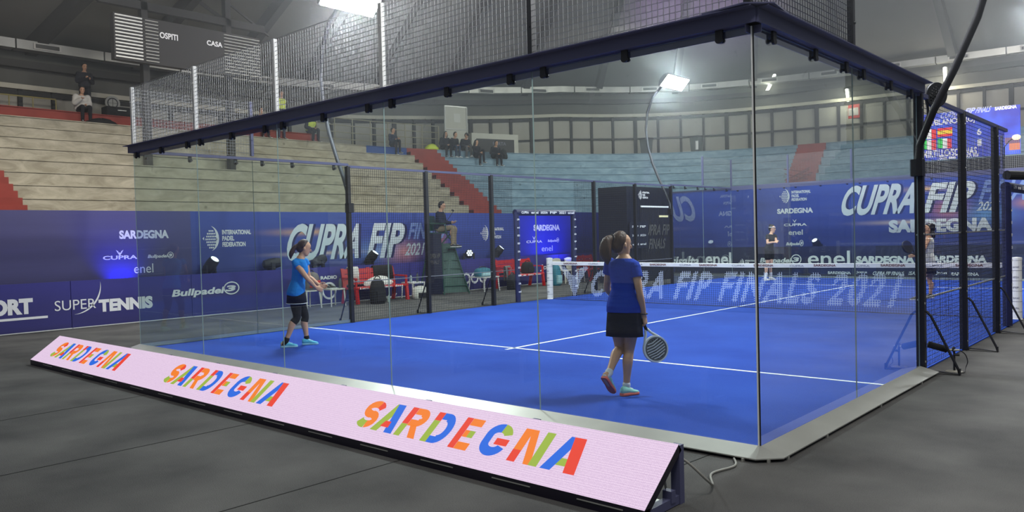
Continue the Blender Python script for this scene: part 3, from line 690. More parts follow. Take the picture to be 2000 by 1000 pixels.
W(lo4, lambda k: (put_text(k,'RADIO',(LB+.003,6.35,.62),(0,1,0),(0,0,1),.5,.09,bold=.05), ring2d(k,(LB+.003,6.6,.33),(0,1,0),(0,0,1),0,0,.22,.22,.05), put_text(k,'italia',(LB+.003,7.15,.42),(0,1,0),(0,0,1),.55,.16,shear=.3), ring2d(k,(LB+.003,8.55,.22),(0,1,0),(0,0,1),0,0,.3,.24,.06,200,330)))
W(lo5, lambda k: [ring2d(k,(LB+.003,11.15+.36*j,.36),(0,1,0),(0,0,1),0,0,.17,.17,.06) for j in range(4)])
W(lo6, lambda k: (put_text(k,'Kinder',(LB+.003,13.2,.35),(0,1,0),(0,0,1),1.4,.3,bold=.04), put_text(k,'Joma',(LB+.003,15.0,.4),(0,1,0),(0,0,1),.8,.22,bold=.03,shear=.2)))
W(lo7, lambda k: (put_text(k,'wall ( )',(LB+.003,16.6,.55),(0,1,0),(0,0,1),1.6,.22,shear=.2), ring2d(k,(LB+.003,19.1,.5),(0,1,0),(0,0,1),0,0,.35,.3,.07,140,400), put_text(k,'10',(LB+.003,19.8,.4),(0,1,0),(0,0,1),.7,.4,shear=-.2)))
for o in (lo1,lo2,lo3,lo4,lo5,lo6,lo7):
    y = wloc(o).y; ys = [v.co.y for v in o.data.vertices]
    MB().bar((LB+.045,y+min(ys),.008), (LB+.045,y+max(ys),.008), .014, .016).build('bottom_trim', M_white, o)

# far end
FY = 22.6; FL = 22.2
b5 = banner('hoarding', 'tall blue hoarding with slanted silver event lettering behind the far glass', (-14.8,FY), (9,FY), 0, 3.15,
    banner_mat('far_event_print', rgb(40,48,122), rgb(60,84,182), .2, 3.1, flares=(((-1.7,.0,2.77),(1.5,1,.16),rgb(255,200,140),1.0),((-2.2,0,1.72),(2.6,1,.14),rgb(255,215,180),.95),((-1.0,0,2.1),(1.0,1,.6),rgb(255,150,120),.85),((.0,0,1.9),(1.2,1,.6),rgb(140,200,255),.7),((1.2,0,2.2),(.8,1,.3),rgb(255,160,110),.8),((4.2,0,2.2),(1.6,1,.12),rgb(255,180,120),.8))), group=BGRP)
fw = far_wall(FY-.002)
W(b5, lambda k: (federation_logo(k, at_y(1523,398,FY-.002),(1,0,0),(0,0,1),.52), fw(k,'SARDEGNA',1518,418,1588,408,bold=.05), fw(k,'CUPRA',1531,442,1576,437,bold=.03), fw(k,'enel',1540,459,1568,449),
    tribal_logo(k, at_y(1552,435,FY-.002),(1,0,0),(0,0,1),.12), ball_logo(k, at_y(1536,481,FY-.002),(1,0,0),(0,0,1),.62,.2), fw(k,'SARDEGNA',1736,455,1939,430,bold=.06)))
big_event(b5, fw, [('CUPRA',1646,1794,422,0,0,364),('FIP',1812,1900,416,0,0,358)], ('FINALS',1918,394,2052,352), ('2021',1910,412,1950,394), .30)
tag(MB().bar((-14.9,FY-.01,3.17), (9,FY-.01,3.17), .06, .05).build('top_rail', M_steel), 'dark rail along the top of the far hoarding', 'rail')
M_lowd = banner_mat('navy_board_print', rgb(20,22,52), rgb(28,32,78), 0, .95)
fb = []
for x0, x1, lab in ((-13.5,-9.2,'low navy sponsor board at the left of the far end, partly behind the booth'), (-9.19,-5.3,'low navy far sponsor board with an oval mark and large lower case word'), (-5.29,.2,'low navy sponsor board at the far end with a bold repeated white place name'), (.21,6,'low navy sponsor board at the far right beyond the side fence')):
    fb.append(banner('sponsor_board', lab, (x0,FL), (x1,FL), 0, .97, M_lowd, .04, LGRP))
fl2 = far_wall(FL-.002)
W(fb[0], lambda k: (fl2(k,'sisalta',1312,519,1366,500,bold=.03,shear=.25), fl2(k,'enel',1378,518,1428,493)))
W(fb[1], lambda k: (federation_logo(k, at_y(1443,521,FL-.002),(1,0,0),(0,0,1),.30), ball_logo(k, at_y(1485,516,FL-.002),(1,0,0),(0,0,1),1.5,.32), fl2(k,'enel',1578,519,1660,490,bold=.01)))
W(fb[2], lambda k: (fl2(k,'SARDEGNA',1672,514,1787,500,bold=.06,shear=.1), fl2(k,'SARDEGNA',1810,513,1928,499,bold=.06,shear=.1)))
dk = banner('display_board', 'low dark board with small white lettering at the foot of the far glass', (-10,20.62), (0,20.62), 0, .30, mat('dark_navy', rgb(16,20,44), .5), .25)
far2 = far_wall(20.615)
W(dk, lambda k: [fl2b(k) for fl2b in (lambda k: far2(k,'SARDEGNA',1617,535,1662,530,bold=.05), lambda k: far2(k,'Joma',1672,535,1694,529), lambda k: far2(k,'CUPRA FIP FINALS',1705,537,1765,530,bold=.03,shear=.3), lambda k: far2(k,'ISALA',1775,537,1800,530,shear=.3), lambda k: far2(k,'Joma',1828,537,1850,530), lambda k: far2(k,'SARDEGNA',1858,538,1912,532,bold=.05))])

# dark booth behind the left fence at the far end
booth = thing('broadcast_booth', 'tall dark navy booth with federation header and strip light behind the left fence', 'booth', (-11.8,17.2,0))
m = MB().box((-12.6,15.85,0), (-11.5,18.55,3.08)); m.build('cabinet', mat('booth_navy', rgb(22,24,40), .5), booth)
pn = MB().box((-11.52,16.6,.5), (-11.485,18.5,2.45)).build('front_panel', mat('booth_dark', rgb(40,38,44), .35), booth)
W(booth, lambda k: federation_logo(k, (-11.495,16.5,2.66),(0,1,0),(0,0,1),.32))
MB().box((-11.52,16.65,2.42), (-11.46,18.5,2.47)).build('strip_light', mat('lit_strip', rgb(220,225,230), .4, emit=rgb(225,225,230), estr=.8), booth)
MB().box((-11.52,17.75,2.1), (-11.46,18.3,2.16)).build('strip_light', mat('lit_warm_strip', rgb(220,215,180), .4, emit=rgb(235,225,170), estr=.9), booth)
W(booth, lambda k: (put_text(k,'CUPRA FIP',(-11.48,16.65,1.5),(0,1,0),(0,0,1),1.75,.36,bold=.02,shear=.25), put_text(k,'FINALS',(-11.48,17.1,1.05),(0,1,0),(0,0,1),1.0,.34,bold=.02,shear=.25)), mat('dim_grey_print', rgb(104,102,100), .6))
MB().box((-11.46,15.9,1.1), (-11.42,16.95,1.95)).build('notice_panel', mat('notice_dark', rgb(36,38,56), .5), booth)
W(booth, lambda k: [put_text(k,s,(-11.415,16.0+.45*i,1.2+.28*j),(0,1,0),(0,0,1),.36,.07,bold=.03) for i in (0,1) for j, s in enumerate(('enel','SARDEGNA','FIP'))])

# ------------------------------------------------------------------ the hall: grandstand, rim wall, roof
def smooth_curve(P, n=14):
    out = []; P = [V((p[0],p[1],0)) for p in P]
    for i in range(len(P)-1):
        a, b, c, d = P[max(i-1,0)], P[i], P[i+1], P[min(i+2,len(P)-1)]
        for k in range(n):
            t = k/n; out.append(0.5*((2*b)+(c-a)*t+(2*a-5*b+4*c-d)*t*t+(3*b-a-3*c+d)*t**3))
    return out+[P[-1]]
PLAN = smooth_curve([(-25.2,-14),(-25.2,-7),(-25.2,0),(-25.25,5),(-25.3,10),(-25.25,14),(-25.1,17),(-24.5,20.4),(-23.5,24),(-22,27),(-20,29.6),(-17.6,31.4),(-14.7,32.6),(-11,33.4),(-7,34),(-2,34.5),(4,34.8),(12,35)])
ARC = [0.0]
for i in range(1, len(PLAN)): ARC.append(ARC[-1]+(PLAN[i]-PLAN[i-1]).length)
def PS(s, off=0.0, z=0.0):
    s = max(0.0, min(s, ARC[-1]-1e-4)); lo, hi = 0, len(ARC)-1
    while hi-lo > 1:
        m = (lo+hi)//2
        if ARC[m] <= s: lo = m
        else: hi = m
    f = (s-ARC[lo])/(ARC[hi]-ARC[lo])
    def nrm(i):
        d = (PLAN[min(i+1,len(PLAN)-1)]-PLAN[max(i-1,0)]).normalized(); return V((-d.y,d.x,0))
    n = (nrm(lo)*(1-f)+nrm(hi)*f).normalized(); p = PLAN[lo]*(1-f)+PLAN[hi]*f
    return V((p.x+n.x*off, p.y+n.y*off, z))
def s_of(x, y):
    return min(((V((x,y,0))-PLAN[i]).length, ARC[i]) for i in range(len(PLAN)))[1]
def s_px(px, py=290, off=0.0, z=5.7):
    """arc length where the sight line of photo column px meets the plan curve"""
    r = px_ray(px, py); best = None
    for i in range(0, int(ARC[-1]*10)):
        p = PS(i*.1, off)-CAM; e = abs(p.x*r.y-p.y*r.x)/math.hypot(p.x,p.y)
        if p.dot(CF) > 0 and (best is None or e < best[0]): best = (e, i*.1)
    return best[1]
def sweep(mb, s0, s1, prof, step=.7):
    n = max(2, int((s1-s0)/step)+1); rings = []
    for i in range(n+1):
        s = s0+(s1-s0)*i/n; rings.append([PS(s, o, z) for o, z in prof])
    k = len(prof); vs = [p for R in rings for p in R]; fs = []
    for i in range(n):
        for j in range(k): fs.append((i*k+j, (i+1)*k+j, (i+1)*k+(j+1) % k, i*k+(j+1) % k))
    fs += [tuple(range(k)), tuple(n*k+j for j in range(k))[::-1]]
    mb.add(vs, fs)
def stain_mat(name, c0, c1, rough=.85):
    m = mat(name, c0, rough); nt = m.node_tree; b = nt.nodes['Principled BSDF']; L = nt.links.new
    tc = nt.nodes.new('ShaderNodeTexCoord'); mp = nt.nodes.new('ShaderNodeMapping'); mp.inputs['Scale'].default_value = (1,1,2.6); L(tc.outputs['Object'], mp.inputs[0])
    n1 = nt.nodes.new('ShaderNodeTexNoise'); n1.inputs['Scale'].default_value = 1.3; n1.inputs['Detail'].default_value = 9; n1.inputs['Roughness'].default_value = .68; n1.inputs['Distortion'].default_value = .8; L(mp.outputs[0], n1.inputs['Vector'])
    r = nt.nodes.new('ShaderNodeValToRGB'); r.color_ramp.elements[0].position = .36; r.color_ramp.elements[1].position = .68; r.color_ramp.elements[0].color = c0; r.color_ramp.elements[1].color = c1
    L(n1.outputs['Fac'], r.inputs[0])
    n2 = nt.nodes.new('ShaderNodeTexVoronoi'); n2.inputs['Scale'].default_value = 1.6; n2.inputs['Randomness'].default_value = 1; L(tc.outputs['Object'], n2.inputs['Vector'])
    r2 = nt.nodes.new('ShaderNodeValToRGB'); r2.color_ramp.elements[0].position = .05; r2.color_ramp.elements[1].position = .10; r2.color_ramp.elements[0].color = (.35,.33,.3,1); L(n2.outputs['Distance'], r2.inputs[0])
    mx = nt.nodes.new('ShaderNodeMixRGB'); mx.blend_type = 'MULTIPLY'; mx.inputs[0].default_value = .7; L(r.outputs[0], mx.inputs[1]); L(r2.outputs[0], mx.inputs[2]); L(mx.outputs[0], b.inputs['Base Color'])
    return m
M_conc = stain_mat('weathered_concrete', rgb(150,143,125), rgb(192,185,166))
M_blueconc = stain_mat('pale_blue_paint', rgb(106,134,152), rgb(146,171,186))
M_redp = mat('worn_red_paint', rgb(150,68,60), .85, var=.14, scale=1.6)
M_darkblue = mat('deep_blue_paint', rgb(48,82,150), .8)
sA = s_of(-25.0,18.55); sB = sA+1.62
sR0, sR1 = s_px(1557), s_px(1612)
def tier_z(k): return 5.7-.4*k
def tier_o(k): return -.67*k
stand = thing('grandstand', 'stepped concrete grandstand with bare and pale blue painted tiers and red stairs', 'grandstand', (-24,12,0))
def tier(k, s0, s1, m):
    z, o = tier_z(k), tier_o(k); mb = MB()
    prof = [(o,z),(o,z-.028),(o+.05,z-.028),(o+.05,z-.05),(o,z-.05),(o,z-.42),(o+.95,z-.42),(o+.95,z)]
    sweep(mb, s0, s1, prof); return mb.build('tier', m, stand)
sE = ARC[-1]-.5
sL0, sL1 = s_of(-25.2,.2), s_of(-25.2,1.72)
for k in range(0, 10):
    tier(k, 0.0, sL0, M_conc); tier(k, sL1, s_of(-25.2,16.4) if k == 0 else sA, M_conc)
    if k == 0: tier(k, s_of(-25.2,16.4), sA, M_darkblue)
    tier(k, sB, sR0, M_blueconc); tier(k, sR1, sE, M_blueconc)
sTop = s_of(-25.2,14.4)
tier(-1, 0.0, sTop, M_redp)
for sa, sb in ((sL0,sL1),(sA,sB),(sR0,sR1)):
    mb = MB()
    for j in range(0, 20):
        z = 5.7-.2*j; o = -.335*j
        sweep(mb, sa, sb, [(o,z),(o,z-.42),(o+.6,z-.42),(o+.6,z)], .5)
    mb.build('stair', M_redp, stand)
# blocks for the dark gaps beside the stairs, darkness put into their colour
mb = MB()
for k in range(0, 9):
    z, o = tier_z(k), tier_o(k); sweep(mb, sA, sA+.42, [(o-.33,z-.2),(o-.33,z-.42),(o+.02,z-.42),(o+.02,z-.2)], .3)
mb.build('gap_block', mat('gap_dark_red', rgb(92,40,38), .9), stand)
for s in (0,):   # ground-level front wall of the stand, hidden behind the hoardings
    mb = MB(); sweep(mb, 0, sE, [(-6.7,2.1),(-6.7,0.0),(-6.0,0.0),(-6.0,2.1)]); mb.build('front_wall', M_conc, stand)

def zb(s):     # underside of the pale ring beam above the rim wall
    a, b = s_of(-25.2,13), s_of(-22,27); f = max(0, min(1, (s-a)/(b-a))); return 6.92+.98*f
def sweepz(mb, s0, s1, prof, step=.7):   # profile heights measured from the ring beam
    n = max(2, int((s1-s0)/step)+1); rings = []
    for i in range(n+1):
        s = s0+(s1-s0)*i/n; rings.append([PS(s, o, zb(s)+z) for o, z in prof])
    k = len(prof); vs = [p for R in rings for p in R]; fs = []
    for i in range(n):
        for j in range(k): fs.append((i*k+j, (i+1)*k+j, (i+1)*k+(j+1) % k, i*k+(j+1) % k))
    fs += [tuple(range(k)), tuple(n*k+j for j in range(k))[::-1]]
    mb.add(vs, fs)
WO = 2.2
mb = MB(); sweepz(mb, 0, ARC[-1], [(WO,1.7),(WO,-2.9),(WO+.2,-2.9),(WO+.2,1.7)])
wall = struct(mb.build('wall_rim', mat('rim_wall_grey', rgb(158,155,145), .85, var=.06, scale=.8), loc=(-27,12,5)))
mb = MB(); sweepz(mb, 0, ARC[-1], [(WO-.25,0.13),(WO-.25,-.03),(WO+.02,-.03),(WO+.02,.13)]); struct(mb.build('trim_ring_beam', mat('pale_concrete', rgb(176,172,156), .7, var=.08, scale=2), loc=(-27,12,7)))
mb = MB(); sweepz(mb, 0, ARC[-1], [(WO-.06,1.7),(WO-.06,.14),(WO+.01,.14),(WO+.01,1.7)]); struct(mb.build('wall_upper', mat('upper_wall_grey', rgb(82,82,77), .9, var=.08, scale=1), loc=(-27,12,7)))
mb = MB(); sweepz(mb, 0, ARC[-1], [(WO-.3,.92),(WO-.3,.68),(WO,.68),(WO,.92)]); struct(mb.build('trim_dark_beam', mat('dark_beam', rgb(58,58,56), .85), loc=(-27,12,7)))
M_col = mat('dark_wall_frame', rgb(36,35,35), .7)
s = .4; i = 0
while s < ARC[-1]-.5:
    p, q = PS(s, WO-.07, zb(s)-2.3), PS(s, WO-.07, zb(s)-.03); t = PS(s+.1, WO-.07)-PS(s-.1, WO-.07)
    MB().bar(p, q, .19 if i % 4 == 0 else .13, .12, up=(t.y,-t.x,0)).build('column', M_col, wall); s += 1.02; i += 1
mb = MB(); sweepz(mb, 0, ARC[-1], [(WO-.1,-.06),(WO-.1,-.2),(WO,-.2),(WO,-.06)]); mb.build('head_rail', M_col, wall)
mb = MB(); sweepz(mb, s_px(1005), ARC[-1], [(WO-.1,-1.15),(WO-.1,-1.24),(WO,-1.24),(WO,-1.15)]); mb.build('mid_rail', M_col, wall)
# ventilation duct with grilles
duct = thing('ventilation_duct', 'long sheet metal ventilation duct running round the hall under the roof', 'duct', PS(30,1.6,8.3))
M_duct = mat('sheet_metal', rgb(150,150,146), .38, .55, var=.18, scale=1.2)
s = 1.0; i = 0
while s < ARC[-1]-3:
    mb = MB(); sweepz(mb, s, s+2.7, [(WO-.75,1.5),(WO-.75,1.2),(WO-.3,1.2),(WO-.3,1.5)]); sg = mb.build('duct_section', M_duct, duct)
    p = PS(s+.9, WO-.76, zb(s)+1.35); t = (PS(s+1.3, WO)-PS(s+.5, WO)).normalized(); g = MB()
    n_ = V((t.y,-t.x,0)); g.m = 0
    g.bar(p-t*.42+n_*.015, p+t*.42+n_*.015, .02, .2); g.build('vent_frame', mat('grille_frame', rgb(176,174,168), .5), sg)
    g2 = MB(); g2.bar(p-t*.36+n_*.03, p+t*.36+n_*.03, .02, .13); g2.build('vent_grille', mat('grille_dark', rgb(60,60,58), .6), sg)
    s += 2.75; i += 1
# roof shell and ribs
CC = V((-4, 10, 0))
def roof(s, t, lift=0.0):
    p = PS(s, WO); q = CC*1; z0 = zb(s)+1.62
    return V((p.x+(q.x-p.x)*t, p.y+(q.y-p.y)*t, z0+(15.2-z0)*(1-(1-t)**1.7)+lift))
nS, nT = 80, 14
vs = [roof(ARC[-1]*i/nS, j/nT) for i in range(nS+1) for j in range(nT+1)]
fs = [(i*(nT+1)+j, i*(nT+1)+j+1, (i+1)*(nT+1)+j+1, (i+1)*(nT+1)+j) for i in range(nS) for j in range(nT)]
struct(MB().add(vs, fs).build('ceiling', mat('roof_concrete', rgb(88,86,81), .9, var=.07, scale=.5), loc=(-12,12,8), smooth=True))
M_rib = mat('roof_rib', rgb(46,45,44), .85)
def rib(s, w_=.34, d_=.5):
    R = []
    for j in range(0, 13):
        c = roof(s, j/13); t = PS(s+.2, WO)-PS(s-.2, WO); t = t.normalized()*(w_/2)*(1-j/13*.7); dz = V((0,0,-d_))
        R.append([c-t+V((0,0,.1)), c+t+V((0,0,.1)), c+t+dz, c-t+dz])
    return MB().loft(R)
for i, px in enumerate((-120, 60, 265, 440, 590, 735, 872, 1022, 1168, 1318, 1470, 1640, 1862, 2060)):
    struct(rib(s_px(px, 150, WO)).build(f'trim_rib_{i+1}', M_rib))

# ------------------------------------------------------------------ scoreboard on a steel frame, left
SX = -22.6
def sb(x, y): return at_x(x, y, SX)
y0, y1 = sb(222,60).y, sb(508,110).y; zt, zl = sb(300,40).z, sb(300,124).z
scb = thing('scoreboard', 'dark switched-off wall scoreboard with home and guest lettering and lit louvres', 'scoreboard', (SX,(y0+y1)/2,zl))
zt, zl = 8.72, 7.3
MB().box((SX-.25,y0,zl), (SX,y1,zt)).build('panel', mat('scoreboard_black', rgb(46,44,44), .7), scb)
for a, b in ((y0+.03,sb(277,60).y),(sb(283,60).y,sb(308,60).y),(sb(437,90).y,y1-.03)):
    m = MB(); hb = .045 if a < y0+.1 else .02  # weaker light on the other louvres is put into thinner bars
    for j in range(13): z = zl+.06+j*.105; m.add([(SX+.02,a,z),(SX+.02,b,z),(SX+.02,b,z+hb),(SX+.02,a,z+hb),(SX+.06,a,z+.01),(SX+.06,b,z+.01),(SX+.045,b,z+hb+.005),(SX+.045,a,z+hb+.005)], [(0,3,2,1),(4,5,6,7),(0,1,5,4),(1,2,6,5),(2,3,7,6),(3,0,4,7)])
    m.build('louvre', mat('louvre_white', rgb(240,240,235), .4), scb)
m = MB(); k = left_wall(SX+.02); k(m, 'OSPITI', 312, 74, 347, 62, bold=.03); k(m, 'CASA', 404, 88, 434, 78, bold=.03); build_words(m, M_print, scb)
frm = thing('steel_frame', 'dark steel frame holding the switched-off scoreboard above the seats', 'frame', (SX-.3,(y0+y1)/2,4.2))
ya, yb = y0+(y1-y0)*.22, y0+(y1-y0)*.80
for y in (ya, yb): MB().box((SX-.55,y-.1,4.1), (SX-.3,y+.1,10.2)).build('column', M_col, frm)
MB().box((SX-.5,y0-.3,9.05), (SX-.3,y1+.4,9.3)).build('crossbeam', M_col, frm)
MB().bar((SX-.4,yb,9.2),(SX-1.4,yb-1.2,10.4),.12).build('strut', M_col, frm); MB().bar((SX-.4,yb,9.9),(SX-.4,yb+1.6,9.0),.06).build('strut', M_col, frm); MB().bar((SX-.4,ya,9.9),(SX-.4,ya-1.6,9.2),.06).build('strut', M_col, frm)

# ------------------------------------------------------------------ video screen at the far right
VY = 26.0
def vp(x, y): return at_y(x, y, VY)
xl, xr = vp(1793,260).x, vp(1992,250).x; zt, zl = 5.57, 3.93
scr = thing('video_screen', 'large lit blue video screen with flags and score at the far right', 'screen', ((xl+xr)/2,VY,zl))
m = mat('lit_blue_screen', (.02,.02,.02,1), .5, emit=rgb(46,62,214), estr=1.35)
nt = m.node_tree; L = nt.links.new; tc = nt.nodes.new('ShaderNodeTexCoord'); no = nt.nodes.new('ShaderNodeTexNoise'); no.inputs['Scale'].default_value = 1.1; no.inputs['Detail'].default_value = 3
r = nt.nodes.new('ShaderNodeValToRGB'); r.color_ramp.elements[0].position = .35; r.color_ramp.elements[1].position = .7; r.color_ramp.elements[0].color = rgb(40,40,180); r.color_ramp.elements[1].color = rgb(60,100,245)
L(tc.outputs['Object'], no.inputs['Vector']); L(no.outputs['Fac'], r.inputs[0]); L(r.outputs[0], nt.nodes['Principled BSDF'].inputs['Emission Color'])
pn = MB().box((xl,VY,zl), (xr,VY+.12,zt)).build('panel', m, scr)
vw = far_wall(VY-.003)
WL = led_mat('lit_white', rgb(250,250,255), 1.25)
k = MB()
for s_, x0, y1_, x1, y0_, bd in (('SSI/BLANCO ROJ',1808,250,1904,236,.03),('MIRTILLO/SOLINAS',1803,309,1908,295,.03),('SARDEGNA',1943,216,1986,209,.05),('1',1871,267,1877,257,.03),('6',1908,264,1917,251,.03),('0',1935,262,1944,248,.03),
        ('1',1876,287,1880,277,.03),('1',1909,285,1917,272,.03),('0',1935,283,1944,269,.03),('Joma enel CUPRA FIP',1832,314,1912,306,.03)): vw(k, s_, x0, y1_, x1, y0_, bold=bd)
build_words(k, WL, pn)
k = MB(); vw(k,'CUPRA',1838,232,1876,219,shear=.4,bold=.03); vw(k,'FIP',1886,223,1904,212,shear=.4,bold=.03); vw(k,'FINALS',1907,221,1935,210,shear=.4); build_words(k, led_mat('lit_silver', rgb(205,210,250), 1.15), pn)
def vrect(fx, fz, fw_, fh, c, nm):
    MB().add([(xl+(xr-xl)*a, VY-.004, zl+(zt-zl)*b) for a, b in ((fx,fz),(fx+fw_,fz),(fx+fw_,fz+fh),(fx,fz+fh))], [(0,1,2,3)]).build(nm, c, pn)
def prect(x0, y1_, x1, y0_, c, nm):
    a, b = vp(x0,y1_), vp(x1,y0_); h = vp(x0,y0_).z-a.z; MB().add([(a.x,VY-.004,a.z),(b.x,VY-.004,a.z),(b.x,VY-.004,a.z+h),(a.x,VY-.004,a.z+h)], [(0,1,2,3)]).build(nm, c, pn)
cg, cw, cr, cy = led_mat('lit_flag_green', rgb(20,200,70), 1.6), led_mat('lit_flag_white', rgb(240,240,240), 1.6), led_mat('lit_flag_red', rgb(235,40,50), 1.6), led_mat('lit_flag_yellow', rgb(250,205,40), 1.6)
for x0, y1_, y0_ in ((1801,272,253),(1801,293,274),(1832,290,271)):
    for j, c in enumerate((cg,cw,cr)): prect(x0+9*j, y1_, x0+9*j+9, y0_, c, 'flag_stripe')
for y1_, y0_, c in ((268,263,cr),(263,256,cy),(256,251,cr)): prect(1831, y1_, 1860, y0_, c, 'flag_stripe')
vrect(.405,.45,.018,.2, led_mat('lit_amber', rgb(245,170,80), 1), 'serve_marker'); vrect(.9,.08,.1,.14, led_mat('lit_sunset', rgb(240,130,80), 1), 'sunset_patch'); vrect(.86,.22,.14,.12, led_mat('lit_dusk', rgb(120,60,110), 1), 'sunset_patch')
sp = thing('screen_platform', 'black scaffold platform below the large video screen', 'platform', ((xl+xr)/2,VY,0))
m = MB(); m.box((xl-.2,VY-.3,3.2), (xr+3,VY+1.0,3.85)); m.build('deck', M_black, sp)
m = MB()
for x in (xl, xl+1.5, xr, xr+2.5): m.bar((x,VY+.3,0), (x,VY+.3,3.3), .06)
m.bar((xl,VY-.3,3.15),(xr+2,VY-.3,3.5),.05); m.build('scaffold', M_black, sp)
ln = thing('clip_lamp', 'small warm clip lamp on an arm in front of the video screen', 'lamp', vp(1985,268))
c = vp(1985,268); MB().ell(c, (.13,.13,.09)).build('bulb', mat('lit_warm_bulb', rgb(255,220,150), .4, emit=rgb(255,225,160), estr=2.2), ln, smooth=True)
MB().tube([c, c+V((-.2,0,-.1)), c+V((-.35,0,-.3)), c+V((-.36,0,-1.4))], .02, 6).build('arm', M_black, ln)
# fluorescent tubes on the far wall
for i, (px, py, ln_, lab) in enumerate(((1846,152,.95,'bright fluorescent tube high on the far wall above the hanging racket'), (1655,186,.6,'bright fluorescent tube on the far wall, right of the glass corner'), (1507,158,.95,'slanted bright fluorescent tube seen through the right side glass'))):
    s_ = s_px(px, py, 1.9); p = PS(s_, 1.75); dep = (p-CAM).dot(CF)/px_ray(px,py).dot(CF); c = at_depth(px, py, dep)
    t = thing('tube_light', lab, 'light', c, 'fluorescent tubes on the far wall'); dx = V((.3,0,.55)) if i == 2 else V((.05,-.3,.45))
    MB().tube([c-dx*ln_, c+dx*ln_], .07, 8).build('tube', mat('lit_tube', rgb(255,255,240), .4, emit=(1,1,.9,1), estr=5), t)
    MB().tube([c-dx*ln_*1.06+V((.0,.12,.0)), c+dx*ln_*1.06+V((0,.12,0))], .09, 6).build('housing', M_white, t)
    light('tube_glow', 'POINT', c+V((0,-.6,-.3)), c, 90, (1,.97,.8), shadow_soft_size=.4)
# things on the walkway behind the seats
def on_rim(px, py, off):
    """a point at the given outward offset on the sight line of a photo pixel"""
    p = PS(s_px(px, py, off), off); dep = (p-CAM).dot(CF); return at_depth(px, py, dep*1.0)
rl = thing('railing', 'thin pale steel railing on the walkway above the bare concrete seats', 'railing', PS(s_px(750),.6,5.7))
sa, sb_ = s_px(640), s_px(872); m = MB()
for z in (6.0,6.3,6.6,6.9): m.tube([PS(sa+(sb_-sa)*j/12, .75, z) for j in range(13)], .022, 6)
m.build('rail', mat('pale_steel', rgb(160,154,128), .5, .3), rl)
for j in range(8): MB().tube([PS(sa+(sb_-sa)*j/7,.75,5.3), PS(sa+(sb_-sa)*j/7,.75,6.9)], .025, 6).build('rail_post', mat('pale_steel', rgb(160,154,128)), rl)
rl2 = thing('railing', 'low yellowish railing behind the red top row at the left frame edge', 'railing', PS(s_px(90),1.7,6.1))
m = MB(); m.tube([PS(s_px(-40)+(s_px(150)-s_px(-40))*j/6, 1.75, 6.62) for j in range(7)], .025, 6); m.build('rail', mat('yellow_steel', rgb(150,140,90), .6), rl2)
for j in range(5): q = s_px(-40)+(s_px(150)-s_px(-40))*j/4; MB().tube([PS(q,1.75,6.05), PS(q,1.75,6.62)], .022, 6).build('rail_post', mat('yellow_steel', rgb(150,140,90)), rl2)
def rim_box(name, label, cat, px0, px1, zlo, zhi, off, depth, m, **kw):
    a, b = PS(s_px(px0), off), PS(s_px(px1), off); d = (b-a).normalized(); n = V((-d.y,d.x,0))*depth
    vs = [a,b,b+n,a+n]; vs = [(p.x,p.y,zlo) for p in vs]+[(p.x,p.y,zhi) for p in vs]
    return a, b, d, n, vs
BF = [(0,1,5,4),(1,2,6,5),(2,3,7,6),(3,0,4,7),(4,5,6,7),(0,3,2,1)]
M_cream = mat('cream_panel', rgb(188,186,174), .6, var=.04)
for zlo, zhi, lab in ((5.65,6.85,'lower of two stacked cream folding screens on the walkway'), (6.86,7.95,'upper of two stacked cream folding screens, with a paper notice')):
    a, b, d, n, vs = rim_box('', '', '', 892, 934, zlo, zhi, 1.0, .08, None)
    t = thing('folding_screen', lab, 'screen panel', (a+b)/2+V((0,0,zlo)), 'stacked cream screens on the walkway')
    MB().add(vs, BF).build('panel', M_cream, t); m = MB()
    for p, q in ((0,1),(4,5),(0,4),(1,5)): m.bar(V(vs[p])-n*.1, V(vs[q])-n*.1, .06)
    m.build('edge_frame', mat('light_aluminium', rgb(200,200,196), .4, .4), t)
    if zhi > 7: c = (a+b)/2-n.normalized()*.01; MB().add([(c-d*.1+V((0,0,7.2))), (c+d*.25+V((0,0,7.2))), (c+d*.25+V((0,0,7.62))), (c-d*.1+V((0,0,7.62)))], [(0,1,2,3)]).build('paper_notice', mat('paper', rgb(205,205,198), .8), t)
a, b, d, n, vs = rim_box('', '', '', 941, 1027, 5.6, 6.72, .9, .7, None)
ks = thing('bar_counter', 'pale bar counter with dark front sign on the walkway above the blue seats', 'counter', (a+b)/2+V((0,0,5.6)))
MB().add(vs, BF).build('body', M_cream, ks); nn = n.normalized()*-.02
MB().add([a+d*.25+nn+V((0,0,5.7)), b-d*.25+nn+V((0,0,5.7)), b-d*.25+nn+V((0,0,6.45)), a+d*.25+nn+V((0,0,6.45)), a+d*.25+V((0,0,5.7)), b-d*.25+V((0,0,5.7)), b-d*.25+V((0,0,6.45)), a+d*.25+V((0,0,6.45))], [(0,1,2,3),(3,2,6,7),(0,3,7,4),(1,5,6,2)]).build('sign', mat('dark_sign', rgb(52,50,50), .6), ks)
m = MB(); put_text(m, 'PORTA', a+d*1.15+nn*1.6+V((0,0,6.15)), d, (0,0,1), .75, .17); build_words(m, mat('grey_print', rgb(120,120,135)), ks)
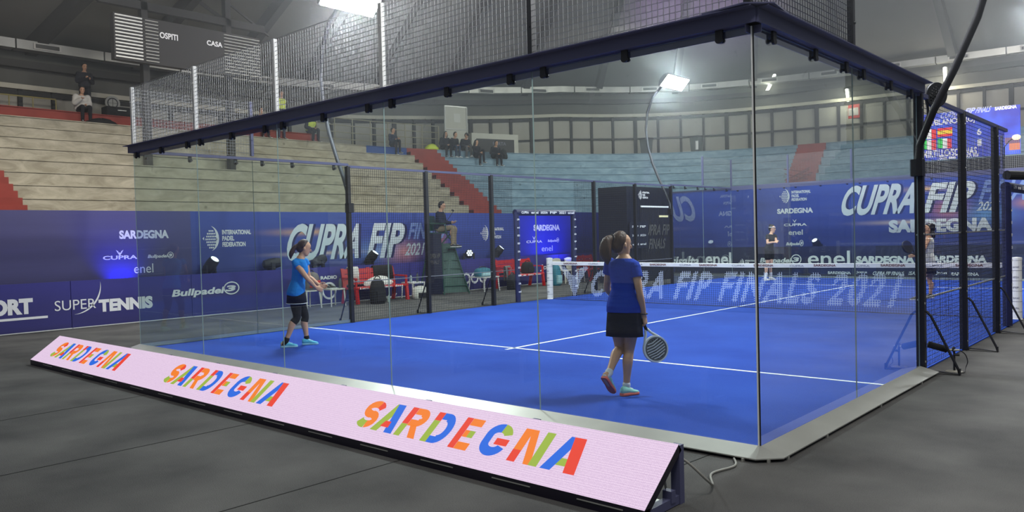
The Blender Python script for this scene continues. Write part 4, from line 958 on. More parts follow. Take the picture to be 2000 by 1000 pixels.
for px, lab in ((1268,'dark lidded bin on the walkway behind the far lamp pole'), (1362,'dark lidded bin with a pale sticker on the walkway')):
    p = PS(s_px(px),.9); t = thing('waste_bin', lab, 'bin', p+V((0,0,5.7))); MB().loft([[p+V((x*k_,y*k_,z)) for x, y in ((-.25,-.25),(.25,-.25),(.25,.25),(-.25,.25))] for k_, z in ((.8,5.7),(1,6.5))]).build('body', mat('bin_grey', rgb(66,70,70), .6), t)
    MB().box((p.x-.28,p.y-.28,6.5),(p.x+.28,p.y+.28,6.58)).build('lid', M_black, t)
    if px > 1300: MB().box((p.x+.1,p.y-.262,5.85),(p.x+.25,p.y-.25,6.3)).build('sticker', M_white, t)
for px, py, sz, lab in ((1668,215,.34,'red and white fire hose cabinet on the far wall'), (1928,150,.22,'small red alarm box on the far wall near the top right')):
    s_ = s_px(px, py, WO-.15); p = PS(s_, WO-.15); c = at_depth(px, py, (p-CAM).dot(CF)); t = thing('alarm_box', lab, 'alarm box', c)
    MB().box((c.x-sz,c.y-.08,c.z-sz*1.2),(c.x+sz,c.y+.08,c.z+sz*1.2)).build('cabinet', mat('signal_red', rgb(170,40,40), .5), t)
    if sz > .3: MB().box((c.x-sz*.7,c.y-.1,c.z-sz*.8),(c.x+sz*.7,c.y-.07,c.z+sz*.3)).build('glass_front', mat('pale_grey', rgb(170,165,160), .4), t)
# mirror-like steel of the near lamp is lit; coloured stage light
light('stage_light_blue', 'SPOT', (-14.58,1.72,.6), (-14.9,1.72,1.3), 120, (.01,.015,1.0), spot_size=1.7, spot_blend=.9, shadow_soft_size=.05)
light('stage_light_blue', 'SPOT', (-13.6,16.0,.9), (-14.9,16.0,1.45), 110, (.10,.12,1.0), spot_size=1.9, spot_blend=.9, shadow_soft_size=.05)
light('stage_light_purple', 'SPOT', (-12.3,18.2,3.3), (-15.0,27.6,11.5), 9000, (.55,.25,1.0), spot_size=.62, spot_blend=.8, shadow_soft_size=.1)

# ------------------------------------------------------------------ people
def remesh(mb, name, m, parent, voxel, smooth=4, extra=None):
    """fuse the collected shapes into one continuous smooth skin"""
    me = bpy.data.meshes.new(name); me.from_pydata([tuple(p) for p in mb.v], [], mb.f); me.update()
    o = bpy.data.objects.new(name, me); COL.objects.link(o)
    r = o.modifiers.new('r', 'REMESH'); r.mode = 'VOXEL'; r.voxel_size = voxel; r.use_smooth_shade = True
    s = o.modifiers.new('s', 'SMOOTH'); s.iterations = smooth; s.factor = .5
    dg = bpy.context.evaluated_depsgraph_get(); dg.update()
    out = bpy.data.meshes.new_from_object(o.evaluated_get(dg)); bpy.data.objects.remove(o); bpy.data.meshes.remove(me)
    base = wloc(parent)
    for v in out.vertices: v.co = v.co-base
    out.materials.clear(); out.materials.append(m); out.polygons.foreach_set('use_smooth', [True]*len(out.polygons)); out.name = name
    n = bpy.data.objects.new(name, out); COL.objects.link(n); n.parent = parent
    return n
def limb(mb, pts, rs, n=12, sub=4):
    """tapered limb through joints with rounded ends"""
    P = [V(p) for p in pts]; Q, R = [], []
    for i in range(len(P)-1):
        a, b, c, d = P[max(i-1,0)], P[i], P[i+1], P[min(i+2,len(P)-1)]
        ra, rb, rc, rd = rs[max(i-1,0)], rs[i], rs[i+1], rs[min(i+2,len(P)-1)]
        for k in range(sub):
            t = k/sub; f = lambda w, x, y, z: 0.5*((2*x)+(y-w)*t+(2*w-5*x+4*y-z)*t*t+(3*x-w-3*y+z)*t**3)
            Q.append(f(a,b,c,d)); R.append(max(.004, f(ra,rb,rc,rd)))
    Q.append(P[-1]); R.append(rs[-1])
    d0 = (Q[0]-Q[1]).normalized(); d1 = (Q[-1]-Q[-2]).normalized(); r0, r1 = R[0], R[-1]
    Q = [Q[0]+d0*r0*.95, Q[0]+d0*r0*.7]+Q+[Q[-1]+d1*r1*.7, Q[-1]+d1*r1*.95]; R = [r0*.3, r0*.72]+R+[r1*.72, r1*.3]
    mb.tube(Q, R, n)
def ellring(c, a, b, ra, rb, n=20): return [c+a*(ra*math.cos(2*PI*j/n))+b*(rb*math.sin(2*PI*j/n)) for j in range(n)]
SK = {'fair': rgb(212,168,140), 'tan': rgb(206,158,126), 'dark': rgb(150,104,80)}
def skin_m(k): return mat('skin_'+k, SK[k], .5, var=.05, scale=9)
def cloth(name, c, bump=.5): return mat('cloth_'+name, c, .85, var=.10, scale=7, bump=bump, spec=.2, stretch=(1,1,2.5))
def head_rings(c, f, up, k=1.0, grow=0.0):
    r = f.cross(up).normalized(); out = []
    for h, wd, dp, sh in ((-.118,.018,.016,.052),(-.108,.036,.034,.046),(-.085,.051,.054,.030),(-.055,.060,.072,.014),(-.02,.067,.084,.004),(.02,.073,.092,0),(.055,.072,.090,-.004),(.085,.057,.072,-.008),(.104,.034,.042,-.012),(.113,.010,.012,-.014)):
        out.append(ellring(c+up*(h*k)+f*(sh*k), r, f, (wd+grow)*k, (dp+grow)*k))
    return out
def hand(mb, wr, d, side, palm, curl=.5, k=1.0, spread=1.0):
    """palm, four unequal bent fingers and a thumb; side = direction of the thumb side, palm = palm normal"""
    d = V(d).normalized(); side = V(side); side = (side-d*side.dot(d)).normalized(); palm = V(palm); palm = (palm-d*palm.dot(d)-side*palm.dot(side)).normalized()
    mb.loft([ellring(wr+d*(x*k), side, palm, a*k, b*k, 14) for x, a, b in ((-.02,.024,.018),(.0,.026,.018),(.03,.036,.017),(.06,.041,.015),(.082,.040,.013),(.092,.034,.008))])
    for off, L_ in ((.031,.066),(.011,.076),(-.010,.070),(-.030,.054)):
        p = wr+d*(.080*k)+side*(off*k); ang = curl*.6; pts = [p]; rr = [.0095*k]
        for seg, fr in ((.46,1),(.30,1),(.24,.8)):
            dd = d*math.cos(ang)+palm*math.sin(ang)+side*(off*1.2*spread*(1-curl*.6)); p = p+dd.normalized()*(L_*seg*k); pts.append(p); rr.append((.0088 if seg > .3 else .0075)*k); ang += curl*1.15*fr
        limb(mb, pts, rr, 8, 2)
    p = wr+d*(.022*k)+side*(.026*k); dd = (d*.62+side*.62+palm*(.25+.4*curl)).normalized(); q = p+dd*(.038*k); r2 = (d*.8+side*(.25-.4*curl)+palm*(.3+.6*curl)).normalized()
    limb(mb, [p-dd*.01, q, q+r2*(.03*k), q+r2*(.05*k)+palm*(.01*k*curl)], [.014*k,.012*k,.0105*k,.009*k], 8, 2)
def shoe(parent, name, heel, toe, up, m_up, m_sole, k=1.0, ank=None, label=None):
    """trainer: sole and shaped upper from heel to toe"""
    heel, toe, up = V(heel), V(toe), V(up).normalized(); f = (toe-heel).normalized(); up = (up-f*up.dot(f)).normalized(); r = f.cross(up); L_ = (toe-heel).length
    def pt(x, y, z): return heel+f*(x*L_)+r*(y*k)+up*(z*k)
    out = [(0,.024),(.05,.034),(.2,.038),(.45,.036),(.65,.044),(.82,.044),(.94,.034),(1.0,.014)]
    m = MB(); R = []
    for x, y in out:
        z1 = .028-.006*(x > .5); R.append([pt(x,-y,0),pt(x,y,0),pt(x,y+.003,z1*.5),pt(x,y,z1),pt(x,-y,z1),pt(x,-y-.003,z1*.5)])
    m.loft(R); sole = None
    u = MB(); R = []
    for x, y, h in ((.01,.022,.085),(.10,.034,.098),(.26,.036,.098),(.38,.035,.092),(.52,.038,.074),(.68,.042,.056),(.82,.041,.046),(.93,.031,.038),(.985,.014,.03)):
        n = 12; R.append([pt(x, y*math.cos(PI*j/(n-1))*(1-.25*math.sin(PI*j/(n-1))*(h > .07)), .022+(h-.022)*math.sin(PI*j/(n-1))**.6) for j in range(n)])
    u.loft(R); o = u.build(name, m_up, parent, smooth=True); m.build('sole', m_sole, o)
    lc = MB()
    for j in range(4):
        x = .42+j*.08; h = (.088,.078,.068,.060)[j]; lc.tube([pt(x,-.022,h-.012),pt(x,0,h+.004),pt(x,.022,h-.012)], .0035*k, 5)
    lc.build('laces', mat('lace_white', rgb(220,222,220), .8), o)
    return o
def torso_rings(pel, nk, r, f, prof, grow=0.0, bend=0.0):
    """elliptic rings from pelvis to neck base; r = right, f = forward"""
    ax = nk-pel; out = []
    for t, wd, dp, sh in prof:
        out.append(ellring(pel+ax*t+f*(sh+bend*math.sin(PI*min(1,max(0,t)))), r, f, wd+grow, dp+grow, 24))
    return out
W_TORSO = ((-.12,.115,.085,0),(-.05,.158,.112,-.008),(.05,.170,.122,-.015),(.18,.160,.112,-.006),(.36,.126,.092,0),(.50,.128,.096,.005),(.66,.146,.110,.012),(.80,.158,.100,.0),(.90,.150,.078,-.008),(.97,.085,.062,-.01),(1.04,.056,.052,-.005))
M_TORSO = ((-.12,.120,.090,0),(-.05,.155,.110,0),(.05,.165,.118,0),(.18,.158,.112,0),(.36,.148,.104,.003),(.50,.156,.108,.006),(.66,.174,.116,.01),(.80,.188,.106,.0),(.90,.176,.084,-.008),(.97,.095,.068,-.01),(1.04,.062,.056,-.005))

def figure(label, J, skin='fair', man=False, voxel=.008, shirt=None, sleeve=.5, bottom=None, hair=None, shoes=None, hairstyle='short', k=1.0, face=True, group=None, torso_f=None, head_f=None, hands=(.5,.5), socks=None, long_sleeve=False, thick=0.0, hem=.0, skirt_len=.5, thumb=None, headscale=1.0):
    """J: world joints head, neck, pel, sh, el, wr (pairs left, right), hip, kn, an (pairs), heel, toe (pairs)"""
    base = V((J['pel'].x, J['pel'].y, min(p.z for p in J['heel']+J['toe'])))
    P = thing('person', label, 'person', base, group); V0 = V
    up = (J['neck']-J['pel']).normalized(); tf = V(torso_f); tf = (tf-up*tf.dot(up)).normalized(); r = tf.cross(up).normalized()
    hf = V(head_f).normalized(); hup = V((0,0,1)); hup = (hup-hf*hup.dot(hf)).normalized(); hc = J['head']; hk = 1.0*headscale
    prof = M_TORSO if man else W_TORSO
    prof = tuple((t, wd*k, dp*k, sh*k) for t, wd, dp, sh in prof)
    sm = skin_m(skin); b = MB()
    b.loft(torso_rings(J['pel'], J['neck'], r, tf, prof))
    b.loft(head_rings(hc, hf, hup, hk))
    limb(b, [J['neck']-up*.03, J['neck']+(hc-J['neck'])*.45, hc-hup*.06*hk-hf*.01], [.056*k,.050*k,.052*k], 14)
    # nose, brow, lips, ears modelled into the head
    limb(b, [hc+hf*.086*hk+hup*.012*hk, hc+hf*.106*hk-hup*.022*hk, hc+hf*.090*hk-hup*.034*hk], [.009*hk,.013*hk,.011*hk], 8, 3)
    hr = hf.cross(hup).normalized()
    for s in (-1,1): b.ell(hc+hr*(.074*s*hk)-hup*.012*hk-hf*.008*hk, (.012*hk,.018*hk,.028*hk) if abs(hr.x) > .7 else (.018*hk,.012*hk,.028*hk), 10, 6)
    for i in (0,1):
        sh, el, wr = J['sh'][i], J['el'][i], J['wr'][i]
        limb(b, [sh-up*.01, sh*.6+el*.4, el*1.0, el*.65+wr*.35, wr], [.052*k,.045*k,.036*k,.038*k,.025*k], 12)
        d = J['hd'][i] if 'hd' in J else (wr-el); pn = J['palm'][i] if 'palm' in J else (tf*(-.2)+r*(1 if i == 0 else -1))
        th = thumb[i] if thumb else (tf*1.0+up*.3)
        hand(b, wr, d, th, pn, hands[i], k)
        hp, kn, an = J['hip'][i], J['kn'][i], J['an'][i]
        d1 = (an-kn).normalized(); cb = (-tf)-d1*(-tf).dot(d1)
        limb(b, [hp, hp*.62+kn*.38, kn, kn*.72+an*.28+cb*.022*k, kn*.35+an*.65+cb*.006, an], [.088*k,.078*k,.052*k,.055*k,.040*k,.033*k], 14)
        toe, heel = J['toe'][i], J['heel'][i]
        limb(b, [an, heel*.6+an*.4, toe*.6+heel*.4+V((0,0,.03))], [.033*k,.034*k,.028*k], 10)
    remesh(b, 'body', sm, P, voxel, 3)
    # face details
    if face:
        e = MB()
        for s in (-1,1):
            e.ell(hc+hf*.0845*hk+hr*(.030*s*hk)+hup*.008*hk, (.0105*hk,)*2+(.0065*hk,), 10, 6)
        e.build('eyes', mat('eye_dark', rgb(40,30,26), .25), P, smooth=True)
        q = MB()
        for s in (-1,1): limb(q, [hc+hf*.086*hk+hr*(.014*s*hk)+hup*.026*hk, hc+hf*.084*hk+hr*(.032*s*hk)+hup*.031*hk, hc+hf*.072*hk+hr*(.048*s*hk)+hup*.024*hk], [.0035,.0045,.003], 6, 2)
        q.build('eyebrows', hair[1] if hair else mat('brow', rgb(50,36,28)), P)
        q = MB(); limb(q, [hc+hf*.080*hk+hr*.022*hk-hup*.062*hk, hc+hf*.088*hk-hup*.060*hk, hc+hf*.080*hk-hr*.022*hk-hup*.062*hk], [.003,.006,.003], 6, 3)
        q.build('mouth', mat('lips', rgb(160,88,80), .5), P)
    if hair:
        style, hm = hair[0], hair[1]; h = MB(); c = hc-hf*.014*hk+hup*.016*hk
        rings = []
        for j in range(1, 9):     # cap that leaves the face free
            a = PI*(j/9)*.62; gw = 1.10 if voxel > .012 else 1.0; z = math.cos(a)*.116*gw*hk; rr = math.sin(a)*gw
            rings.append([c+hup*z+hr*(.084*hk*rr*math.cos(t))+hf*((.104*hk)*rr*math.sin(t)*(1 if math.sin(t) < 0 else .86)-(.03*hk*(j/8)**2 if math.sin(t) > -.2 else 0)*max(0,math.sin(t)+.2)*2.2) for t in [2*PI*q_/22 for q_ in range(22)]])
        h.loft(rings)
        h.ell(c-hf*.038*hk-hup*.03*hk, (.070*hk,.070*hk,.078*hk), 14, 10)
        if style == 'ponytail':
            q0 = hc-hf*.10*hk+hup*.055*hk; limb(h, [q0, q0-hf*.065*hk-hup*.03, q0-hf*.085*hk-hup*.12, q0-hf*.065*hk-hup*.20, q0-hf*.055*hk-hup*.245], [.030,.048,.060,.048,.018], 12)
        elif style == 'long':
            limb(h, [hc-hf*.06*hk+hup*.02, hc-hf*.085*hk-hup*.10, hc-hf*.085*hk-hup*.24, hc-hf*.075*hk-hup*.33], [.075,.085,.075,.035], 14)
            for s in (-1,1): limb(h, [hc+hr*.06*s*hk+hup*.03, hc+hr*.078*s*hk-hup*.08, hc+hr*.07*s*hk-hf*.03-hup*.2], [.03,.034,.026], 10)
        elif style == 'bun': h.ell(hc-hf*.075*hk+hup*.10*hk, (.042,.042,.042), 12, 8)
        elif style == 'lowtail':
            q0 = hc-hf*.095*hk+hup*.0; limb(h, [q0+hup*.02, q0-hf*.05-hup*.04, q0-hf*.07-hup*.14, q0-hf*.06-hup*.2], [.03,.034,.036,.014], 10)
        elif style == 'curly':
            random.seed(3)
            for j in range(46):
                a, z = random.uniform(0, 2*PI), random.uniform(-.16,.11); rr = .105 if z > 0 else .095
                h.ell(hc-hf*.03+hr*(rr*math.cos(a))+(hf*(-abs(rr*math.sin(a))*1.0))+hup*z, (.036,)*3, 8, 6)
        elif style == 'cap':
            limb(h, [hc+hf*.06*hk+hup*.05*hk, hc+hf*.15*hk+hup*.035*hk], [.055,.045], 10)
        ho = remesh(h, 'hair' if style != 'cap' else 'cap', hm, P, min(max(voxel, .007), .011), 2)
        if style == 'ponytail': MB().tube([q0-hf*.018+ (hr*math.cos(t)+hup*math.sin(t))*.034 for t in [2*PI*j/12 for j in range(12)]], .008, 6, closed=True).build('hair_tie', mat('hair_tie_dark', rgb(30,26,30)), ho)
        if style == 'bun': MB().tube([hc+hup*.05*hk-hf*.012+(hr*math.cos(t)*.086+hf*math.sin(t)*.098+hup*math.sin(t)*.01)*hk for t in [2*PI*j/20 for j in range(20)]], .011, 6, closed=True).build('headband', M_white, ho)
    if shirt:
        s = MB(); g = .012+thick
        sp = [q for q in prof if q[0] >= -.02-hem and q[0] <= 1.0]
        lo = -.02-hem; wd, dp, shf = [q for q in prof if q[0] >= -.06][0][1:]
        sp = [(lo, wd+.012, dp+.014, shf)]+[q for q in sp if q[0] > lo+.04]
        s.loft(torso_rings(J['pel'], J['neck'], r, tf, sp, g))
        for i in (0,1):
            sh, el, wr = J['sh'][i], J['el'][i], J['wr'][i]
            if long_sleeve: limb(s, [sh-up*.005, sh*.5+el*.5, el, el*.4+wr*.6, wr*.97+el*.03], [.060*k+thick,.056*k+thick*.8,.050*k+thick*.8,.046*k+thick*.6,.036*k+thick*.4], 12)
            elif sleeve > 0:
                e2 = sh*(1-sleeve)+el*sleeve; limb(s, [sh-up*.002, sh*.5+e2*.5], [.060*k+thick,.060*k], 12); d_ = (e2-sh).normalized()
                a_ = d_.cross(tf).normalized(); b_ = a_.cross(d_); s.loft([ellring(sh+d_*(x*(e2-sh).length), a_, b_, q_*k, q_*k*1.06, 16) for x, q_ in ((.2,.058),(.6,.062),(1.0,.064))])
        remesh(s, 'shirt' if not thick else 'jacket', shirt, P, voxel, 3)
    if bottom:
        kind, bm = bottom[0], bottom[1]; s = MB()
        if kind == 'skirt':
            hb0 = J['pel']+up*.07; mid = (J['hip'][0]+J['hip'][1])/2; lo = (J['kn'][0]+J['kn'][1])/2; dn = (lo-mid)*skirt_len
            dn = dn*.6+V((0,0,-1))*dn.length*.4
            R = []
            for t, wd, dp in ((0,.142,.108),(.15,.160,.122),(.35,.180,.138),(.6,.186,.150),(.8,.190,.158),(1.0,.193,.162)):
                c = hb0+(mid+dn-hb0)*t; n = 40; ring = []
                for j in range(n): a = 2*PI*j/n; w_ = 1+.03*t*math.sin(a*9); ring.append(c+r*(wd*k*w_*math.cos(a))+tf*(dp*k*w_*math.sin(a)-.01))
                R.append(ring)
            s.loft(R); o = s.build('skirt', bm, P, smooth=True)
        else:
            s.loft(torso_rings(J['pel'], J['neck'], r, tf, [q for q in prof if q[0] <= .2], .010))
            for i in (0,1):
                hp, kn, an = J['hip'][i], J['kn'][i], J['an'][i]; d1 = (an-kn).normalized(); cb = (-tf)-d1*(-tf).dot(d1)
                if kind == 'shorts': limb(s, [hp, hp*.5+kn*.5], [.100*k,.092*k], 14)
                elif kind == 'capri': limb(s, [hp, hp*.62+kn*.38, kn, kn*.80+an*.20+cb*.016*k], [.094*k,.084*k,.058*k,.060*k], 14)
                else: limb(s, [hp, hp*.62+kn*.38, kn, kn*.6+an*.4, an+(kn-an)*.04], [.098*k,.090*k,.068*k,.060*k,.052*k], 14)
            remesh(s, {'shorts':'shorts','capri':'leggings'}.get(kind, 'trousers'), bm, P, voxel, 3)
    if shoes:
        for i in (0,1): shoe(P, 'shoe', J['heel'][i], J['toe'][i], J['ft_up'][i] if 'ft_up' in J else (0,0,1), shoes[0], shoes[1], 1.0*k)
    if socks:
        for i in (0,1):
            q = MB(); kn, an = J['kn'][i], J['an'][i]; limb(q, [an+(kn-an)*socks[1], an, an*.5+J['heel'][i]*.5], [.042*k,.039*k,.036*k], 12); q.build('sock', socks[0], P, smooth=True)
    return P

def from_px(D, **kw):
    """joints from photo pixels and depth offsets: (x, y, d) -> point on that sight line at depth D + d"""
    g = lambda q: at_depth(q[0], q[1], D+q[2])
    return {n: ([g(q) for q in v] if isinstance(v, list) else g(v)) for n, v in kw.items()}
FLAT = V((CF.x, CF.y, 0)).normalized(); RGT = V((CR.x, CR.y, 0)).normalized()
HAIRB = mat('hair_brown', rgb(78,52,38), .55, var=.25, scale=40, bump=.6, stretch=(1,1,.15)); HAIRK = mat('hair_black', rgb(26,23,24), .5, var=.2, scale=40, bump=.5, stretch=(1,1,.15))
HAIRD = mat('hair_dark_brown', rgb(60,42,36), .5, var=.2, scale=40, bump=.5, stretch=(1,1,.15))

# the player nearest the glass, walking away with a white racket
DA = 7.68
J = from_px(DA, head=(1214.5,477,0), neck=(1219,502,.01), pel=(1219,603,0), sh=[(1191,513,.10),(1240,520,-.08)], el=[(1186,562,.20),(1249,571,-.12)], wr=[(1203,588,.33),(1258,617,-.05)],
    hip=[(1204,617,.05),(1236,618,-.04)], kn=[(1210,679,.09),(1229,684,.03)], an=[(1189,732,-.14),(1223,757,.02)], heel=[(1178,738,-.22),(1213,770,-.03)], toe=[(1198,769,-.09),(1247,768,.07)])
J['an'][0] = at_depth(1188,731,DA-.15)
for i in (1,): 
    for n in ('heel','toe'): J[n][i].z = TZ+.004
J['ft_up'] = [(J['an'][0]-(J['heel'][0]*.7+J['toe'][0]*.3)).normalized(), V((0,0,1))]
J['hd'] = [FLAT*.4-RGT*.1+V((0,0,-.6)), V((.0,0,-1))+RGT*.18+FLAT*.1]
J['palm'] = [FLAT*-.2+RGT*.8, -RGT*.75+FLAT*.5]
th = [FLAT, FLAT*.8+RGT*.6]
PA = figure('woman walking away in royal blue T-shirt and black skirt, white racket in her right hand', J, 'tan', voxel=.0058, shirt=cloth('royal_blue', rgb(28,62,168)), sleeve=.42, bottom=('skirt', cloth('black_skirt', rgb(24,26,44))), hair=('ponytail', HAIRB),
    shoes=(mat('mint_knit', rgb(150,208,196), .8, var=.12, scale=30), mat('coral_sole', rgb(226,112,92), .7)), torso_f=FLAT*.85+RGT*.42, head_f=FLAT*.42+RGT*.9+V((0,0,-.08)), hands=(.6,1.15), socks=(mat('white_sock', rgb(220,220,220), .9), .10), hem=.05, skirt_len=.60, k=.94, thumb=th)
wr = J['wr'][1]; MB().tube([wr+V((0,0,.02))+(RGT*math.cos(t)+FLAT*math.sin(t))*.033 for t in [2*PI*j/14 for j in range(14)]], .006, 6, closed=True).build('wristband', M_black, PA)

# padel rackets
def racket(name, label, butt, tip, face_n, m_face, m_frame, m_grip, stripes=None, holes=True, group=None, hr_=.0065, pitch=.024):
    """455 mm padel racket: grip, open throat, solid drilled head; butt and tip fix its axis, face_n the face normal"""
    butt, tip = V(butt), V(tip); v = (tip-butt).normalized(); n = V(face_n); n = (n-v*n.dot(v)).normalized(); u = v.cross(n).normalized(); L_ = (tip-butt).length; sc_ = L_/.455
    t = thing(name, label, 'racket', butt, group)
    cy = .325*sc_; R_ = .130*sc_
    def outline(rad, cyy, squash=1.0): return [(rad*math.cos(2*PI*j/36), cyy+rad*math.sin(2*PI*j/36)*squash) for j in range(36)]
    hl = []
    if holes:
        for a in range(-4,5):
            for b_ in range(-4,5):
                x, y = (a+.5*(b_ % 2))*pitch*sc_, b_*pitch*.92*sc_
                if math.hypot(x, y) < .092*sc_: hl.append([(x+hr_*sc_*math.cos(-2*PI*j/8), cy+y+hr_*sc_*math.sin(-2*PI*j/8)) for j in range(8)])
    o_ = butt-n*(.018*sc_)
    loops = [outline(.118*sc_, cy)]+hl; flat = [p for l in loops for p in l]; tri = tessellate_polygon([[V((a,b_,0)) for a, b_ in l] for l in loops]); k = len(flat)
    m = MB(); pts = [o_+u*a+v*b_ for a, b_ in flat]; fs = [tuple(x) for x in tri]+[tuple(i+k for i in x) for x in tri]; q = 0
    for l in loops:
        e = len(l); fs += [(q+i, q+(i+1) % e, q+(i+1) % e+k, q+i+k) for i in range(e)]; q += e
    m.add(pts+[p+n*(.036*sc_) for p in pts], fs); fo = m.build('face', m_face, t)
    f = MB(); cc = butt+v*cy; pts = [cc+u*(.122*sc_*math.cos(2*PI*j/32))+v*(.124*sc_*math.sin(2*PI*j/32)) for j in range(32)]; 
    R2 = []
    for j in range(33):
        a = 2*PI*j/32; d = u*math.cos(a)+v*math.sin(a); c = cc+d*.122*sc_; R2.append([c+d*(x*sc_)+n*(y*sc_) for x, y in ((-.008,-.019),(.006,-.019),(.010,-.008),(.010,.008),(.006,.019),(-.008,.019))])
    f.loft(R2, cap=False)
    for s in (-1,1): f.tube([butt+v*(.115*sc_)+u*(s*.010*sc_), butt+v*(.16*sc_)+u*(s*.030*sc_), butt+v*(.205*sc_)+u*(s*.062*sc_), butt+v*(.255*sc_)+u*(s*.095*sc_)], [.013*sc_,.013*sc_,.014*sc_,.015*sc_], 10)
    f.build('frame', m_frame, t, smooth=False)
    g_ = MB(); g_.tube([butt, butt+v*(.004*sc_), butt+v*(.118*sc_), butt+v*(.13*sc_)], [.016*sc_,.0165*sc_,.0155*sc_,.012*sc_], 12); g_.build('grip', m_grip, t, smooth=True)
    if stripes:
        s_ = MB()
        for j in range(7):
            y = cy+(-.075+j*.025)*sc_; hw = math.sqrt(max(0,(.098*sc_)**2-(y-cy)**2)); 
            for sg in (-1,1): s_.add([butt+u*a+v*b_+n*(sg*.0187*sc_) for a, b_ in ((-hw,y-.012*sc_),(hw*.2,y+.002*sc_),(hw,y-.004*sc_),(hw,y+.005*sc_),(hw*.1,y+.012*sc_),(-hw,y-.003*sc_))], [(0,1,4,5),(1,2,3,4)])
        s_.build('stripe_print', stripes, fo)
    return t
hp_ = wr+J['hd'][1].normalized()*.075+J['palm'][1].normalized()*.022
tipA = at_depth(1295,713,DA-.02); ax = (tipA-hp_).normalized(); bt = hp_-ax*.05
racket('padel_racket', 'white framed padel racket with grey striped face, held by the woman in royal blue', bt, bt+ax*.455, -FLAT*.9+RGT*.3, mat('grey_face', rgb(92,94,94), .5), mat('white_frame', rgb(214,218,222), .35), M_black, mat('pale_grey_print', rgb(200,202,202), .5))
racket('padel_racket', 'black drilled padel racket hanging at the top corner of the right fence', at_depth(1806,243,8.75), at_depth(1836,163,8.75), -FLAT*.9+RGT*.25, mat('black_face', rgb(24,24,28), .45), M_black, M_black, hr_=.0105, pitch=.029)

# player by the left end of the near court
DB = 11.92
J = from_px(DB, head=(594.5,484,0), neck=(588,503,0), pel=(579,575,0), sh=[(590,511,.15),(580,512,-.16)], el=[(603,540,.22),(601,545,-.16)], wr=[(622,556,.16),(617,562,-.05)],
    hip=[(583,583,.08),(577,583,-.08)], kn=[(596,617,.14),(580,620,-.08)], an=[(599,663,.16),(558,667,-.12)], heel=[(590,675,.13),(548,680,-.12)], toe=[(622,673,.18),(582,680,-.06)])
J['sh'] = [at_depth(596,511,DB+.16), at_depth(577,513,DB-.12)]
for n in ('heel','toe'):
    for i in (0,1): J[n][i].z = TZ+.004
tfB = RGT*.85+FLAT*.42
J['hd'] = [tfB+V((0,0,-.3)), tfB*.9+V((0,0,-.4))]
PB = figure('woman in bright blue sleeveless top and black calf-length leggings standing by the left glass', J, 'tan', voxel=.0085, shirt=cloth('sky_blue', rgb(44,134,214)), sleeve=.22, bottom=('capri', cloth('black_legging', rgb(28,30,38))), hair=('lowtail', HAIRD),
    shoes=(mat('turquoise_knit', rgb(92,184,214), .8, var=.12, scale=30), mat('pale_blue_sole', rgb(150,204,224), .7)), torso_f=tfB, head_f=RGT*.95+FLAT*.4+V((0,0,-.30)), hands=(.5,.8), socks=(mat('black_sock', rgb(24,24,28), .9), .12), hem=.02, k=.98)
ov = MB(); up_ = V((0,0,1)); pb = J['pel']; rB = tfB.cross(up_).normalized(); tfn = tfB.normalized()
ov.loft([ellring(pb+up_*z, rB, tfn, a, b_, 24) for z, a, b_ in ((.06,.158,.122),(-.02,.182,.138),(-.13,.196,.150))]); ov.build('overskirt', mat('cloth_black_legging', 0), PB, smooth=True)
ov = MB(); ov.tube([pb-up_*.13+rB*(.197*math.cos(t))+tfn*(.151*math.sin(t)) for t in [2*PI*j/30 for j in range(30)]], .005, 5, closed=True); ov.build('skirt_trim', M_white, PB)

# far player left of centre, preparing to serve
DC = 24.7
J = from_px(DC, head=(1508.5,447,0), neck=(1506.5,457,0), pel=(1502,488,0), sh=[(1513,460.5,.1),(1499.5,460.5,-.1)], el=[(1516,471,-.1),(1499,475,-.2)], wr=[(1515,472,-.35),(1511,473,-.35)],
    hip=[(1506,492,.05),(1500,492,-.05)], kn=[(1506,515,.0),(1499,516,-.06)], an=[(1505.5,540,.1),(1495.5,541,-.1)], heel=[(1502,547,.1),(1491.5,546,-.1)], toe=[(1516,549,.0),(1503,549,-.15)])
for n in ('heel','toe'):
    for i in (0,1): J[n][i].z = TZ+.004
tfC = RGT*.75-FLAT*.6
J['hd'] = [-FLAT*.8+RGT*.5, -FLAT*.7+RGT*.6]
figure('far woman in dark T-shirt, shorts and white shoes, holding both hands in front of her', J, 'fair', voxel=.013, shirt=cloth('charcoal', rgb(44,46,52)), sleeve=.5, bottom=('shorts', cloth('black_shorts', rgb(30,32,38))), hair=('bun', HAIRK),
    shoes=(mat('white_trainer', rgb(226,226,226), .7), M_white), torso_f=tfC, head_f=RGT*.7-FLAT*.7+V((0,0,-.1)), hands=(.5,.5), socks=(mat('white_sock', rgb(220,220,220), .9), .3), hem=.08)

